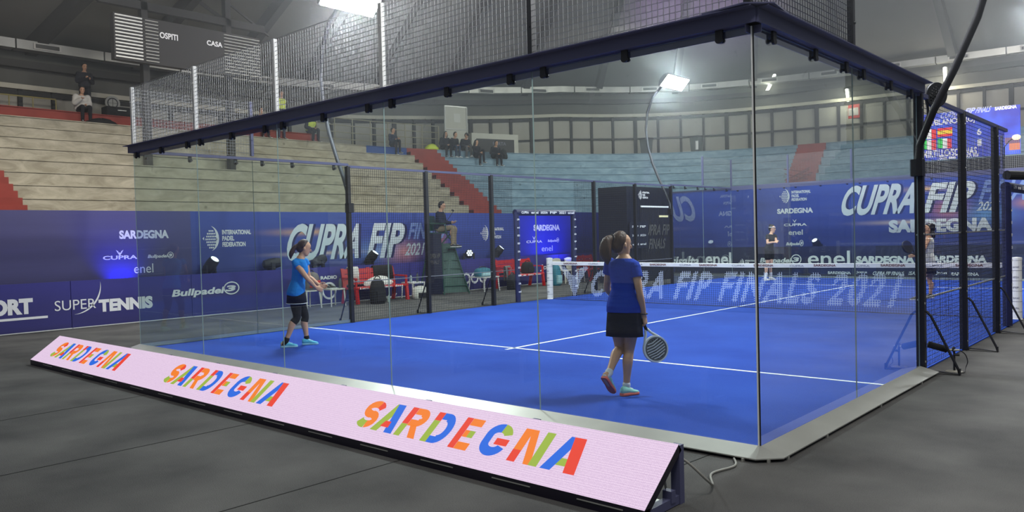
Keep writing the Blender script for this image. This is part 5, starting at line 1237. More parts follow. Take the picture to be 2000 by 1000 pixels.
# far player on the right, partly behind the first black post
DD = 17.02
J = from_px(DD, head=(1811,449,0), neck=(1813,463,0), pel=(1812,512,0), sh=[(1812,468,-.15),(1818,468,.16)], el=[(1802,492,-.24),(1820,494,.1)], wr=[(1786,500,-.2),(1800,506,.05)],
    hip=[(1808,520,-.05),(1815,520,.06)], kn=[(1801,548,-.1),(1816,549,.08)], an=[(1797,573,-.12),(1818,577,.1)], heel=[(1799,577,-.12),(1823,584,.1)], toe=[(1778,583,-.18),(1800,586,.04)])
J['heel'][0] = at_depth(1800,579,DD-.1)
for n in ('heel','toe'):
    for i in (0,1): J[n][i].z = TZ+.004
tfD = -RGT*.85+FLAT*.1
J['hd'] = [-RGT, -RGT+V((0,0,-.2))]
figure('woman with loose dark curls in pale vest and black skirt behind the first black post', J, 'tan', voxel=.011, shirt=cloth('pale_vest', rgb(196,196,190)), sleeve=0, bottom=('skirt', cloth('black_skirt', rgb(24,26,44))), hair=('curly', HAIRK),
    shoes=(mat('black_trainer', rgb(34,36,42), .7), M_white), torso_f=tfD, head_f=-RGT*.9-FLAT*.2+V((0,0,-.05)), hands=(.9,.6), hem=.04, skirt_len=.5)
racket('padel_racket', 'dark padel racket held low by the woman with dark curls', at_depth(1794,503,DD-.2), at_depth(1763,474,DD-.25), -FLAT*.5+RGT*.4, mat('black_face', 0), M_black, M_black)
tb = MB().ell(at_z(1577,536.5,.05), (.033,.033,.033), 14, 10).build('tennis_ball', mat('felt_yellow', rgb(200,222,60), .9, emit=None), smooth=True); tb.location.z += 0.0
tag(tb, 'yellow-green ball in the air in front of the far glass', 'ball')

# ---- people in the seats
def seated(label, px, k_, fwd_turn=0.0, lean=.15, skin='tan', man=True, jacket=None, trousers=None, hair=None, legs=0.0, arms='lap', thick=.02, head_turn=0.0, off=.30, drop=.40, long=True, hk=1.0, fold=0.0, vest=False):
    s = s_px(px, 290, tier_o(k_)+off); n = (PS(s, 1)-PS(s, 0)).normalized(); f0 = -n
    f = Matrix.Rotation(fwd_turn, 3, 'Z') @ f0; r = f.cross(V((0,0,1)))
    p = PS(s, tier_o(k_)+off, tier_z(k_)+.125)
    edge = off+.06
    L = lambda a, b, c: p+r*a+f0*b+V((0,0,c))
    up = V((0,0,1))*math.cos(lean)+f*math.sin(lean); nk = p+up*.50; hd = nk+up*.10+f*.035+V((0,0,.06))
    J = dict(pel=p, neck=nk, head=hd, sh=[nk-r*.19-up*.07, nk+r*.19-up*.07], hip=[L(-.09,.04,-.01), L(.09,.04,-.01)],
        kn=[L(-.12,edge+.08,.05+legs), L(.12,edge+.10,.05)], an=[L(-.11,edge+.09+.14*legs*2,-.40+legs*.6), L(.13,edge+.08,-.41)])
    J['heel'] = [J['an'][0]-f0*.06+V((0,0,-.085)), J['an'][1]-f0*.06+V((0,0,-.085))]; J['toe'] = [J['heel'][0]+f0*.26-r*.03, J['heel'][1]+f0*.26+r*.03]
    if arms == 'lap': J['el'] = [nk-r*.25-up*.33+f*.04, nk+r*.25-up*.33+f*.04]; J['wr'] = [p-r*.06+f*.27+V((0,0,.10)), p+r*.06+f*.27+V((0,0,.10))]
    elif arms == 'cross': J['el'] = [nk-r*.25-up*.30+f*.06, nk+r*.25-up*.30+f*.06]; J['wr'] = [nk+r*.08-up*.26+f*.20, nk-r*.08-up*.22+f*.20]
    elif arms == 'phone': J['el'] = [nk-r*.24-up*.31+f*.06, nk+r*.24-up*.31+f*.08]; J['wr'] = [p-r*.04+f*.26+V((0,0,.12)), nk+r*.10-up*.16+f*.27]
    else: J['el'] = [nk-r*.25-up*.30-f*.10, nk+r*.25-up*.28+f*.08]; J['wr'] = [p-r*.27-f*.16+V((0,0,.0)), p+r*.12+f*.30+V((0,0,.12))]
    J['hd'] = [f*.9+r*.2, f*.9-r*.2]
    hf = Matrix.Rotation(head_turn, 3, 'Z') @ f + V((0,0,-.15))
    P = figure(label, J, skin, man, .019, shirt=jacket, long_sleeve=long, bottom=('trousers', trousers), hair=hair, shoes=(mat('dark_shoe', rgb(40,40,44), .7), M_white) if not hk == 2 else (mat('white_trainer', 0), M_white), torso_f=f, head_f=hf, hands=(.5,.5), thick=thick, group=None)
    if vest:
        q = MB(); prof = [t for t in M_TORSO if .0 <= t[0] <= .92]
        q.loft(torso_rings(p, nk, r.normalized(), (f-up*f.dot(up)).normalized(), prof, .040)); remesh(q, 'safety_vest', mat('hi_vis_yellow', rgb(206,224,70), .7), P, .02, 2)
        q = MB()
        for t in (.42,.62): q.loft(torso_rings(p, nk, r.normalized(), (f-up*f.dot(up)).normalized(), [(t-.03,.205,.150,.005),(t+.03,.208,.152,.005)], 0))
        q.build('reflective_band', mat('reflective_grey', rgb(190,190,180), .4), P)
    return P
CJ = {'black': cloth('black_jacket', rgb(36,36,44)), 'navy': cloth('navy_jacket', rgb(34,40,62)), 'white': mat('cloth_white_puffer', rgb(208,204,196), .8, var=.08, scale=5, bump=.6), 'grey': cloth('grey_trouser', rgb(96,96,98)), 'jean': cloth('blue_jean', rgb(60,72,92)), 'dk': cloth('dark_trouser', rgb(34,34,40)), 'beige': cloth('beige_trouser', rgb(150,134,110))}
seated('man in white puffer jacket sitting on the red top row looking at his phone', 162, -1, lean=.22, jacket=CJ['white'], trousers=CJ['dk'], hair=('short', HAIRK), arms='phone', thick=.045, head_turn=-.2)
seated('steward in yellow vest on the red row, left of the standing steward', 511, -1, jacket=CJ['black'], trousers=CJ['dk'], hair=('short', HAIRK), vest=True)
seated('steward in yellow vest sitting half behind the beam just below the standing steward', 540, -1, jacket=CJ['black'], trousers=CJ['jean'], hair=('short', HAIRK), vest=True, lean=.3)
seated('steward in yellow vest sitting at the right end of the red row', 608, -1, jacket=CJ['black'], trousers=CJ['dk'], hair=('short', HAIRD), vest=True, lean=.3)
seated('man in dark clothes with folded arms sitting on the deep blue block', 769, 0, fwd_turn=.35, jacket=CJ['navy'], trousers=CJ['dk'], hair=('short', HAIRK), arms='cross', lean=.02, legs=.12)
seated('dark-haired spectator in black leaning in, leftmost on the pale blue top row', 866, 0, jacket=CJ['black'], trousers=CJ['dk'], hair=('long', HAIRK), man=False, lean=.3)
seated('spectator in black turned to a neighbour, second on the pale blue top row', 884, 0, fwd_turn=.3, jacket=CJ['black'], trousers=CJ['jean'], hair=('short', HAIRK), lean=.25, hk=2)
seated('man in dark cap and black jacket with grey trousers bending forward', 905, 0, jacket=CJ['black'], trousers=CJ['grey'], hair=('cap', mat('cap_black', rgb(30,30,34), .8)), lean=.42, hk=2, legs=.1)
seated('woman in black leaning back one row lower, beside the man with the cap', 930, 1, jacket=CJ['black'], trousers=CJ['dk'], hair=('long', HAIRK), man=False, lean=-.05, legs=.2, arms='back', fwd_turn=.3)
seated('spectator in black sitting low in front of the dark bar sign', 964, 1, jacket=CJ['black'], trousers=CJ['dk'], hair=('short', HAIRK), lean=.3)
def standing(label, p, f, skin='tan', jacket=None, trousers=None, hair=None, arms='phone', vest=False, sc_=1.0):
    f = V(f); f.z = 0; f.normalize(); r = f.cross(V((0,0,1))); Z = V((0,0,1))
    L = lambda a, b, c: p+r*a*sc_+f*b*sc_+Z*c*sc_
    J = dict(pel=L(0,0,.95), neck=L(0,.02,1.45), head=L(0,.06,1.62), sh=[L(-.19,0,1.38), L(.19,0,1.38)], hip=[L(-.09,0,.92), L(.09,0,.92)], kn=[L(-.11,.03,.5), L(.11,.03,.5)], an=[L(-.12,0,.09), L(.12,0,.09)], heel=[L(-.12,-.06,0), L(.12,-.06,0)], toe=[L(-.15,.2,0), L(.15,.2,0)])
    if arms == 'phone': J['el'] = [L(-.25,.05,1.1), L(.25,.05,1.1)]; J['wr'] = [L(-.06,.27,1.18), L(.06,.28,1.22)]
    else: J['el'] = [L(-.26,-.02,1.1), L(.26,-.02,1.1)]; J['wr'] = [L(-.27,.05,.86), L(.27,.05,.86)]
    J['hd'] = [f*.8+Z*.1, f*.8+Z*.1] if arms == 'phone' else [-Z, -Z]
    P = figure(label, J, skin, True, .019, shirt=jacket, long_sleeve=True, bottom=('trousers', trousers), hair=hair, shoes=(mat('dark_shoe', rgb(40,40,44), .7), M_white), torso_f=f, head_f=f+Z*-.25, hands=(.5,.5), thick=.02)
    if vest:
        q = MB(); q.loft(torso_rings(J['pel'], J['neck'], r, f, [t for t in M_TORSO if .0 <= t[0] <= .92], .040)); remesh(q, 'safety_vest', mat('hi_vis_yellow', 0), P, .02, 2)
        q = MB()
        for t in (.42,.62): q.loft(torso_rings(J['pel'], J['neck'], r, f, [(t-.03,.205,.150,.005),(t+.03,.208,.152,.005)], 0))
        q.build('reflective_band', mat('reflective_grey', 0), P)
    return P
s = s_px(173, 200, .75); standing('man in black with lowered white face mask standing behind the one in white puffer jacket', PS(s, tier_o(-1)+.45, tier_z(-1)-.0)-V((0,0,.0)), -(PS(s,1)-PS(s,0)), jacket=CJ['black'], trousers=CJ['dk'], hair=('short', HAIRK))
s = s_px(555, 200, .9); standing('steward in yellow vest standing on the red row behind the wire mesh', PS(s, tier_o(-1)+.5, tier_z(-1)), -(PS(s,1)-PS(s,0)), jacket=CJ['black'], trousers=CJ['dk'], hair=('short', HAIRK), vest=True, arms='down')

# ------------------------------------------------------------------ players' bench area on the left
M_redpl = mat('red_plastic', rgb(196,34,40), .4); M_wpl = mat('cream_plastic', rgb(214,208,192), .45); M_whiteleg = mat('white_plastic', 0)
M_towel = mat('white_towel', rgb(222,220,214), .95, var=.06, scale=20, bump=.5); M_blackcloth = mat('black_fabric', rgb(24,24,28), .85, var=.15, scale=10, bump=.4)
M_teal = mat('teal_bag', rgb(40,120,140), .6, var=.2, scale=6)
def wbox(mb, a, b, rd=.012):
    """box with rounded upright edges"""
    x0,y0,z0 = a; x1,y1,z1 = b; q = [(x0+rd,y0),(x1-rd,y0),(x1,y0+rd),(x1,y1-rd),(x1-rd,y1),(x0+rd,y1),(x0,y1-rd),(x0,y0+rd)]
    mb.loft([[(x,y,z0) for x,y in q],[(x,y,z1) for x,y in q]]); return mb
def bench(name, label, x, y0, y1, m, print_m=None, group=None):
    """plastic bench facing +x with slatted back and arms"""
    t = thing(name, label, 'bench', (x,(y0+y1)/2,0), group)
    R = []
    for i in range(9):
        y = y0+(y1-y0)*i/8; R.append([(x-.25,y,.40),(x+.24,y,.42),(x+.27,y,.40),(x+.26,y,.36),(x-.25,y,.36)])
    MB().loft(R).build('seat', m, t)
    b = MB()
    for k in range(3):
        z0 = .47+k*.135; b.add([(x-.26-k*.025,y0,z0),(x-.26-k*.025,y1,z0),(x-.285-k*.025,y1,z0+.12),(x-.285-k*.025,y0,z0+.12),(x-.285-k*.025,y0,z0),(x-.285-k*.025,y1,z0),(x-.31-k*.025,y1,z0+.12),(x-.31-k*.025,y0,z0+.12)], [(0,1,2,3),(4,7,6,5),(3,2,6,7),(0,4,5,1),(0,3,7,4),(1,5,6,2)])
    for y in (y0,y0+(y1-y0)/2-.05,y1-.1): b.add([(x-.25,y,.40),(x-.25,y+.1,.40),(x-.345,y+.1,.88),(x-.345,y,.88),(x-.285,y,.40),(x-.285,y+.1,.40),(x-.37,y+.1,.88),(x-.37,y,.88)], [(0,1,2,3),(4,7,6,5),(3,2,6,7),(0,4,5,1),(0,3,7,4),(1,5,6,2)])
    b.build('backrest', m, t)
    for y in (y0+.01,y1-.07):
        q = MB(); q.bar((x-.3,y+.03,.64),(x+.24,y+.03,.63),.06,.035); q.bar((x+.22,y+.03,.40),(x+.22,y+.03,.63),.05,.05); q.build('armrest', m, t)
        MB().bar((x+.22,y+.03,.37),(x+.27,y+.03,.0),.075,.07).build('leg', m, t); MB().bar((x-.25,y+.03,.37),(x-.33,y+.03,.0),.075,.07).build('leg', m, t)
    if print_m:
        k = MB()
        for j in range(4): put_text(k, ('Lem', 'Le', 'Selm', 'Esse')[j], (x+.268,y0+.12+j*(y1-y0-.2)/4,.365), (0,1,0),(0,0,1), (y1-y0)*.16,.045, shear=.3, lift=.006)
        build_words(k, print_m, t)
    return t
def chair(label, x, y, m, rz=0.0, group='pale plastic chairs'):
    t = thing('plastic_chair', label, 'chair', (x,y,0), group); t.rotation_euler = (0,0,rz)
    def B(): return MB()
    q = B(); R = [[(x+a,y+b*w_,z) for b in (-.21,-.1,0,.1,.21)]+[(x+a,y+b*w_,z-.025) for b in (.21,.1,0,-.1,-.21)] for a, w_, z in ((-.20,.92,.44),(-.05,1,.435),(.12,1.03,.44),(.22,1.0,.43))]; q.loft(R).build('seat', m, t)
    q = B(); R = [[(x+a,y+b*w_,z+.03*(1-(b/.21)**2)*(z > .7)) for b in (-.21,-.1,0,.1,.21)]+[(x+a-.025,y+b*w_,z) for b in (.21,.1,0,-.1,-.21)] for a, w_, z in ((-.20,.9,.45),(-.24,.98,.60),(-.29,.98,.80))]; q.loft(R).build('backrest', m, t)
    for sx, sy in ((.19,.18),(.19,-.18),(-.19,.17),(-.19,-.17)): B().tube([(x+sx,y+sy,.42),(x+sx*1.22,y+sy*1.12,.0)], [.024,.016], 8).build('leg', m, t)
    return t
def stool(label, x, y, m, w_=.22, h=.43):
    t = thing('side_table', label, 'table', (x,y,0), 'small white side tables')
    wbox(MB(), (x-w_,y-w_,h-.03), (x+w_,y+w_,h), .03).build('table_top', m, t)
    for sx in (-1,1):
        for sy in (-1,1): MB().tube([(x+sx*w_*.85,y+sy*w_*.85,h-.03),(x+sx*w_*.95,y+sy*w_*.95,0)], [.02,.015], 8).build('leg', m, t)
    return t
bench('plastic_bench', 'red plastic bench heaped with white towels, left of the umpire chair', -13.75, 6.75, 8.45, M_redpl, M_print, 'red plastic benches')
chair('cream plastic chair with a striped racket bag on it, left of the red bench', -13.75, 5.55, M_wpl)
stool('cream side table with shoes between the cream chair and the red bench', -13.7, 6.22, M_wpl)
stool('white side table with bottles between the red bench and the umpire chair', -13.75, 8.85, M_whiteleg, .24)
def bag(name, label, cat, c, size, m, yaw=0.0, tilt=0.0, handle=True, group=None, trim=None):
    """soft bag: bulged body, pocket, carrying strap"""
    t = thing(name, label, cat, c, group); c = V(c); Rm = Matrix.Rotation(yaw,3,'Z') @ Matrix.Rotation(tilt,3,'Y'); w_, d_, h_ = size
    R = []
    for z, k_ in ((0,.86),(.06,.97),(.35,1.0),(.65,.95),(.88,.78),(.97,.52),(1.0,.25)): R.append([c+Rm @ V((w_/2*k_*math.copysign(abs(math.cos(a))**.6,math.cos(a)), d_/2*k_*math.copysign(abs(math.sin(a))**.6,math.sin(a)), z*h_)) for a in [2*PI*j/20 for j in range(20)]])
    MB().loft(R).build('body', m, t, smooth=True)
    R = []
    for z, k_ in ((.10,.8),(.14,1),(.45,1),(.50,.7)): R.append([c+Rm @ V((w_/2+.03*k_ if x > 0 else w_/2-.04, d_*.36*y, z*h_)) for x, y in ((0,-1),(1,-.9),(1,.9),(0,1))])
    MB().loft(R).build('pocket', trim or m, t)
    if handle: MB().tube([c+Rm @ V((0,d_*.25*math.cos(a),h_*(.95+.16*math.sin(a)))) for a in [PI*j/10 for j in range(11)]], .012, 6).build('handle', M_black, t)
    return t
bag('backpack', 'black backpack on the floor in front of the first red bench', 'backpack', (-13.15,7.15,0), (.26,.40,.62), M_blackcloth)
bag('sports_bag', 'white and black sports bag under the side table by the umpire chair', 'bag', (-13.35,8.72,0), (.28,.44,.34), mat('white_bag', rgb(206,206,196), .7, var=.08, scale=5), trim=M_black)
bag('racket_bag', 'grey and red striped racket bag lying on the cream chair', 'bag', (-13.72,5.60,.46), (.34,.42,.40), mat('striped_bag', rgb(120,108,104), .7, var=.35, scale=9, stretch=(1,1,9)), yaw=.1, trim=mat('bag_red', rgb(214,50,44), .6))
def cloth_heap(name, label, cat, c, size, m, seed=1):
    random.seed(seed); w_, d_, h_ = size; c = V(c); q = MB(); n = 16; R = []
    for i in range(7):
        a = i/6*PI/2*.98; R.append([c+V((w_/2*math.cos(a)*math.cos(t)*(1+.16*math.sin(3*t+i)), d_/2*math.cos(a)*math.sin(t)*(1+.14*math.sin(4*t+2*i)), h_*math.sin(a)*(1+.12*math.sin(5*t)))) for t in [2*PI*j/n for j in range(n)]])
    q.loft(R); return tag(q.build(name, m, smooth=True), label, cat)
cloth_heap('towel', 'heap of white towels on the seat of the first red bench', 'towel', (-13.72,7.65,.42), (.40,.9,.22), M_towel, 2)
def drape(name, label, cat, x, y0, y1, ztop, zf, zb_, m):
    R = []
    for i in range(9):
        y = y0+(y1-y0)*i/8; wv = .008*math.sin(i*2.3); R.append([(x+.035+wv+.10*(ztop-zf),y,zf),(x+.025+wv,y,ztop-.02),(x,y,ztop+.02),(x-.045,y,ztop-.02),(x-.05-wv,y,zb_),(x-.06-wv,y,zb_),(x-.058,y,ztop-.01),(x,y,ztop+.034),(x+.04+wv,y,ztop-.01),(x+.05+wv+.10*(ztop-zf),y,zf)])
    return tag(MB().loft(R).build(name, m, smooth=True), label, cat)
drape('towel', 'white towel hung over the left end of the first red bench back', 'towel', -14.10, 6.95, 7.28, .885, .50, .6, M_towel)
drape('jacket', 'black jacket hung over the right half of the first red bench back', 'jacket', -14.10, 7.75, 8.4, .89, .52, .55, M_blackcloth)
def bottle(label, p, m, h=.22, group='bottles on the side tables'):
    t = thing('bottle', label, 'bottle', p, group); MB().lathe([(.001,0),(.033,0),(.035,.01),(.035,h*.62),(.03,h*.72),(.014,h*.84),(.013,h*.9),(.001,h*.9)], p, 14).build('body', m, t, smooth=True); MB().lathe([(.001,h*.9),(.016,h*.9),(.016,h),(.001,h)], p, 12).build('cap', M_black, t); return t
M_pet = mat('clear_bottle', rgb(150,165,170), .15, spec=.6); M_petg = mat('smoky_bottle', rgb(84,92,96), .2)
bottle('clear bottle nearer the red bench on the white side table', (-13.72,8.74,.43), M_pet); bottle('smoky bottle on the white side table nearer the umpire chair', (-13.68,8.94,.43), M_petg, .25)
bottle('tall smoky bottle on the cream side table', (-13.6,6.36,.43), M_petg, .27); bottle('small pale bottle on the floor in front of the red bench', (-13.3,7.62,0), mat('pale_green_bottle', rgb(180,200,190), .4), .2)
for y, lab in ((6.08,'one of two black and white shoes on the cream side table'), (6.2,'one of two black and white shoes on the cream side table')):
    o = thing('sports_shoe', lab, 'shoe', (-13.72,y,.43), 'shoes on the cream side table'); shoe(o, 'upper', (-13.85,y,.432), (-13.57,y+.03,.432), (0,0,1), M_blackcloth, M_white)
# second pair's area by the net
bench('plastic_bench', 'red plastic bench with a grey coat behind the padded gateway', -13.75, 12.45, 14.1, M_redpl, M_print, 'red plastic benches')
stool('white side table with a teal racket bag, right of the umpire chair', -13.75, 11.6, M_whiteleg, .34)
bag('racket_bag', 'teal racket bag with white lettering lying on the white side table', 'bag', (-13.75,11.55,.43), (.34,.56,.26), M_teal, trim=mat('teal_print', rgb(170,210,214), .6))
drape('coat', 'grey coat hung over the left arm of the second red bench', 'coat', -13.62, 12.38, 12.62, .67, .18, .25, mat('grey_coat', rgb(118,118,116), .9, var=.1, scale=8))
bag('backpack', 'black backpack on the second red bench beside the gateway post', 'backpack', (-13.72,13.55,.42), (.3,.42,.36), M_blackcloth)
bag('backpack', 'black backpack on the floor under the grey coat', 'backpack', (-13.25,12.3,0), (.26,.36,.46), M_blackcloth)
bag('racket_bag', 'teal and grey racket bag standing against the second red bench', 'bag', (-13.2,14.3,0), (.3,.34,.66), M_teal, trim=mat('pale_teal', rgb(150,196,204), .6))
chair('cream plastic chair just left of the net post', -13.7, 15.35, M_wpl); chair('cream plastic chair further along behind the net post', -13.7, 16.0, M_wpl)
bench('plastic_bench', 'short red plastic bench seen through the net logo', -13.75, 16.5, 17.5, M_redpl, None, 'red plastic benches')

# umpire chair and umpire
uc = thing('umpire_chair', 'tall green umpire chair with canvas covered ladder by the left fence', 'umpire chair', (-14.0,10.1,0))
M_green = mat('green_tube', rgb(36,78,66), .45); M_canvas = mat('grey_green_canvas', rgb(78,104,96), .85, var=.12, scale=3, bump=.3)
A_, B_ = at_z(868,576,0), at_z(917,573,0); dAB = (B_-A_).normalized(); nrm_ = V((dAB.y,-dAB.x,0))
depU = (at_z(872,576,0)-CAM).dot(CF)
A2, B2 = at_depth(863,476,depU+.35), at_depth(885,475,depU+.35)
m = MB(); m.tube([A_,A2], .022, 8); m.tube([B_,B2], .022, 8); m.build('ladder_rail', M_green, uc)
for j in range(1,6):
    f = j/6; MB().tube([A_.lerp(A2,f), B_.lerp(B2,f)], .018, 8).build('rung', M_green, uc)
q = nrm_*-.035; vs = [A_+V((0,0,.05))+q, B_+V((0,0,.05))+q, B2+q, A2+q]; MB().add([tuple(p) for p in vs]+[tuple(p+q*.3) for p in vs], [(0,1,2,3),(4,7,6,5),(0,4,5,1),(1,5,6,2),(2,6,7,3),(3,7,4,0)]).build('canvas', M_canvas, uc)
# seat on top, facing the court
uh = at_depth(866,447,depU+.45); uz = uh.z-.1; fU = (V((1,0,0))*.85+V((0,1,0))*.45).normalized(); rU = fU.cross(V((0,0,1)))
s0 = uh-fU*.05; s0.z = uz
def UP(a, b, c): return s0+rU*a+fU*b+V((0,0,c))
MB().add([tuple(UP(*p)) for p in ((-.25,-.25,-.03),(.25,-.25,-.03),(.25,.22,-.03),(-.25,.22,-.03),(-.25,-.25,0),(.25,-.25,0),(.25,.22,0),(-.25,.22,0))], [(0,3,2,1),(4,5,6,7),(0,1,5,4),(1,2,6,5),(2,3,7,6),(3,0,4,7)]).build('seat', M_green, uc)
MB().add([tuple(UP(*p)) for p in ((-.25,-.28,.05),(.25,-.28,.05),(.25,-.24,.05),(-.25,-.24,.05),(-.25,-.33,.48),(.25,-.33,.48),(.25,-.29,.48),(-.25,-.29,.48))], [(0,3,2,1),(4,5,6,7),(0,1,5,4),(1,2,6,5),(2,3,7,6),(3,0,4,7)]).build('backrest', M_green, uc)
for sx in (-1,1): MB().tube([UP(.27*sx,-.28,.0),UP(.27*sx,-.28,.26),UP(.27*sx,.2,.24),UP(.27*sx,.22,.0)], .02, 8).build('armrest', M_green, uc)
m = MB()
for sx in (-1,1): m.tube([UP(.25*sx,-.25,0), UP(.34*sx,-.6,-uz)], .022, 8)
m.tube([UP(-.3,-.42,-uz*.5),UP(.3,-.42,-uz*.5)], .016, 8); m.build('rear_leg', M_green, uc)
for sx, tg in ((-1,A2),(1,B2)): MB().tube([UP(.24*sx,.2,-.02), tg if (tg-UP(.24*sx,.2,0)).length < 1.2 else UP(.24*sx,.3,-.4)], .02, 8).build('front_strut', M_green, uc)
MB().add([tuple(UP(*p)) for p in ((-.26,.2,-.46),(.26,.2,-.46),(.26,.48,-.46),(-.26,.48,-.46),(-.26,.2,-.43),(.26,.2,-.43),(.26,.48,-.43),(-.26,.48,-.43))], [(0,3,2,1),(4,5,6,7),(0,1,5,4),(1,2,6,5),(2,3,7,6),(3,0,4,7)]).build('footrest', M_green, uc)
# navy printed cover on the near side of the chair
c0 = at_depth(836,572,depU+.15); c1 = at_depth(864,575,depU+.05); c0.z = c1.z = .02; h_ = at_depth(850,456,depU+.1).z; th = (c1-c0).normalized(); tn = V((th.y,-th.x,0))*.03
vs = [c0,c1,c1-tn,c0-tn]; cv = MB().add([(p.x,p.y,.02) for p in vs]+[(p.x,p.y,h_) for p in vs], BF).build('printed_cover', mat('navy_cover', rgb(26,30,58), .6), uc)
k = MB(); put_text(k, 'CUPRA FIP', c0+tn*.1+th*.05+V((0,0,1.0)), th, (0,0,1), (c1-c0).length*.8,.14, shear=.3); put_text(k, 'FINALS', c0+tn*.1+th*.1+V((0,0,.85)), th, (0,0,1), (c1-c0).length*.6,.1, shear=.3); build_words(k, mat('dim_grey_print', 0), cv)
up = (V((0,0,1))+fU*.12).normalized(); pel = UP(0,-.08,.11); nk = pel+up*.50
J = dict(pel=pel, neck=nk, head=nk+V((0,0,.15))+fU*.05, sh=[nk-rU*.19-up*.07, nk+rU*.19-up*.07], el=[nk-rU*.24-up*.33+fU*.1, nk+rU*.24-up*.32+fU*.12], wr=[UP(-.10,.30,.27), UP(.12,.32,.27)],
    hip=[UP(-.09,-.04,.09),UP(.09,-.04,.09)], kn=[UP(-.13,.34,.12),UP(.13,.36,.12)], an=[UP(-.12,.34,-.33),UP(.14,.36,-.33)], heel=[UP(-.12,.28,-.425),UP(.14,.30,-.425)], toe=[UP(-.14,.54,-.425),UP(.16,.55,-.425)])
J['hd'] = [fU*.9+rU*.3, fU*.9-rU*.2]
figure('umpire in dark navy jacket and beige trousers seated on the tall green chair', J, 'tan', True, .014, shirt=CJ['navy'], long_sleeve=True, bottom=('trousers', CJ['beige']), hair=('short', HAIRK), shoes=(mat('dark_shoe', 0), M_white), torso_f=fU, head_f=fU+V((0,0,-.35)), hands=(.6,.6), thick=.012)
t = thing('microphone', 'black gooseneck microphone in front of the umpire', 'microphone', UP(.30,.22,.24)); MB().tube([UP(.29,.2,.24),UP(.27,.35,.45),UP(.16,.42,.60)], .008, 6).build('gooseneck', M_black, t); MB().tube([UP(.16,.42,.60),UP(.10,.36,.62)], [.022,.026], 10).build('capsule', M_black, t)
t = thing('tablet', 'pale tablet held on the knees of the umpire', 'tablet', UP(.02,.42,.24)); MB().add([tuple(UP(*p)) for p in ((-.08,.30,.24),(.12,.32,.24),(.12,.46,.32),(-.08,.44,.32),(-.08,.30,.23),(.12,.32,.23),(.12,.46,.31),(-.08,.44,.31))], [(0,1,2,3),(4,7,6,5),(0,4,5,1),(1,5,6,2),(2,6,7,3),(3,7,4,0)]).build('body', mat('pale_grey', rgb(170,165,160)), t)

# stage lights behind the low boards
def moving_head(label, p, d, lit=2.0, k_=1.0, stand=True, flower=False):
    t = thing('stage_light', label, 'stage light', p, 'moving stage lights around the court'); p = V(p); d = V(d).normalized(); z = p.z
    m = MB(); m.box((p.x-.13,p.y-.15,z-.02),(p.x+.13,p.y+.15,z+.09)); m.build('base', M_black, t)
    sd = d.cross(V((0,0,1))).normalized(); c = p+V((0,0,.30))
    for s in (-1,1): MB().bar(p+sd*(.15*s)+V((0,0,.08)), p+sd*(.15*s)+V((0,0,.33)), .05, .09, up=d).build('yoke_arm', M_black, t)
    a = sd; b_ = d.cross(sd); R = [ellring(c+d*x, a, b_, r_, r_, 18) for x, r_ in ((-.20,.06),(-.17,.10),(-.05,.125),(.10,.13),(.20,.115),(.22,.11))]
    h = MB().loft(R).build('lamp_head', M_black, t, smooth=False)
    q = MB()
    if flower:
        for j in range(7): cc = c+d*.224+(a*math.cos(j*PI/3)+b_*math.sin(j*PI/3))*(.07 if j else 0)*(j < 7); q.loft([ellring(cc, a, b_, .03, .03, 10), ellring(cc+d*.006, a, b_, .03, .03, 10)])
    else: q.loft([ellring(c+d*.221, a, b_, .095, .095, 16), ellring(c+d*.228, a, b_, .09, .09, 16)])
    q.build('lens', mat('lit_lens', rgb(230,235,240), .3, emit=rgb(235,240,250), estr=lit), h)
    if stand and z > .2: MB().bar((p.x,p.y,0),(p.x,p.y,z-.02), .12, .12).build('stand', M_black, t)
for px, py, dx, lab, fl_ in ((410,528,(.55,.25,.7),'black stage light with bright lens above the slanted-word board',False), (724,520,(.5,.35,.75),'black stage light with bright lens behind the first red bench',False), (916,506,(.75,-.6,.15),'black stage light with a ring of small lenses beside the umpire chair',True),
        (971,497,(.5,.35,.7),'black stage light with bright lens left of the padded gateway',False), (530,530,(.2,.9,.1),'dark stage light turned away, behind the player in bright blue',False), (622,518,(-.2,.9,.3),'dark stage light turned away, right of the player in bright blue',False)):
    p = at_x(px, py, LX+.28); p.z = .78; moving_head(lab, p, dx, flower=fl_)
moving_head('black stage light tilted up behind the far low boards', V((at_y(1597,495,FL+.2).x, FL+.2, .72)), (-.2,-.6,.7), lit=.5)

# microphone on the carpet at the right fence
mp = at_z(1864,727,0); t = thing('floor_microphone', 'long black floor microphone on a short stand beside the first black post', 'microphone', mp)
MB().lathe([(.001,0),(.085,0),(.085,.012),(.02,.022),(.001,.022)], mp, 24).build('base', mat('cast_base', rgb(150,146,134), .4, .4), t)
top = mp+V((0,0,.27)); m = MB(); m.tube([mp+V((0,0,.02)), top], .011, 10); m.tube([mp+V((.0,0,.19)), mp+V((.05,.01,.19))], .014, 8); m.build('stem', M_black, t)
dp = (mp-CAM).dot(CF); a, b_, c = at_depth(1812,672,dp+.05), at_depth(1851,683,dp), at_depth(1874,684,dp-.03)
MB().tube([a,a.lerp(b_,.03),a.lerp(b_,.95),b_], [.02,.036,.036,.026], 14).build('windscreen', M_blackcloth, t, smooth=True); MB().tube([b_,c], [.011,.010], 10).build('tube', M_alu, t)
MB().tube([top, b_.lerp(c,.35)+V((0,0,-.01))], .016, 8).build('clip', M_black, t)
cb_ = [c, at_depth(1885,692,dp), at_depth(1890,706,dp), at_depth(1886,718,dp), mp+V((.10,-.03,.01)), mp+V((.05,-.04,.008))]; m = MB(); limb(m, cb_, [.005]*6, 6); m.build('cable', M_black, t)

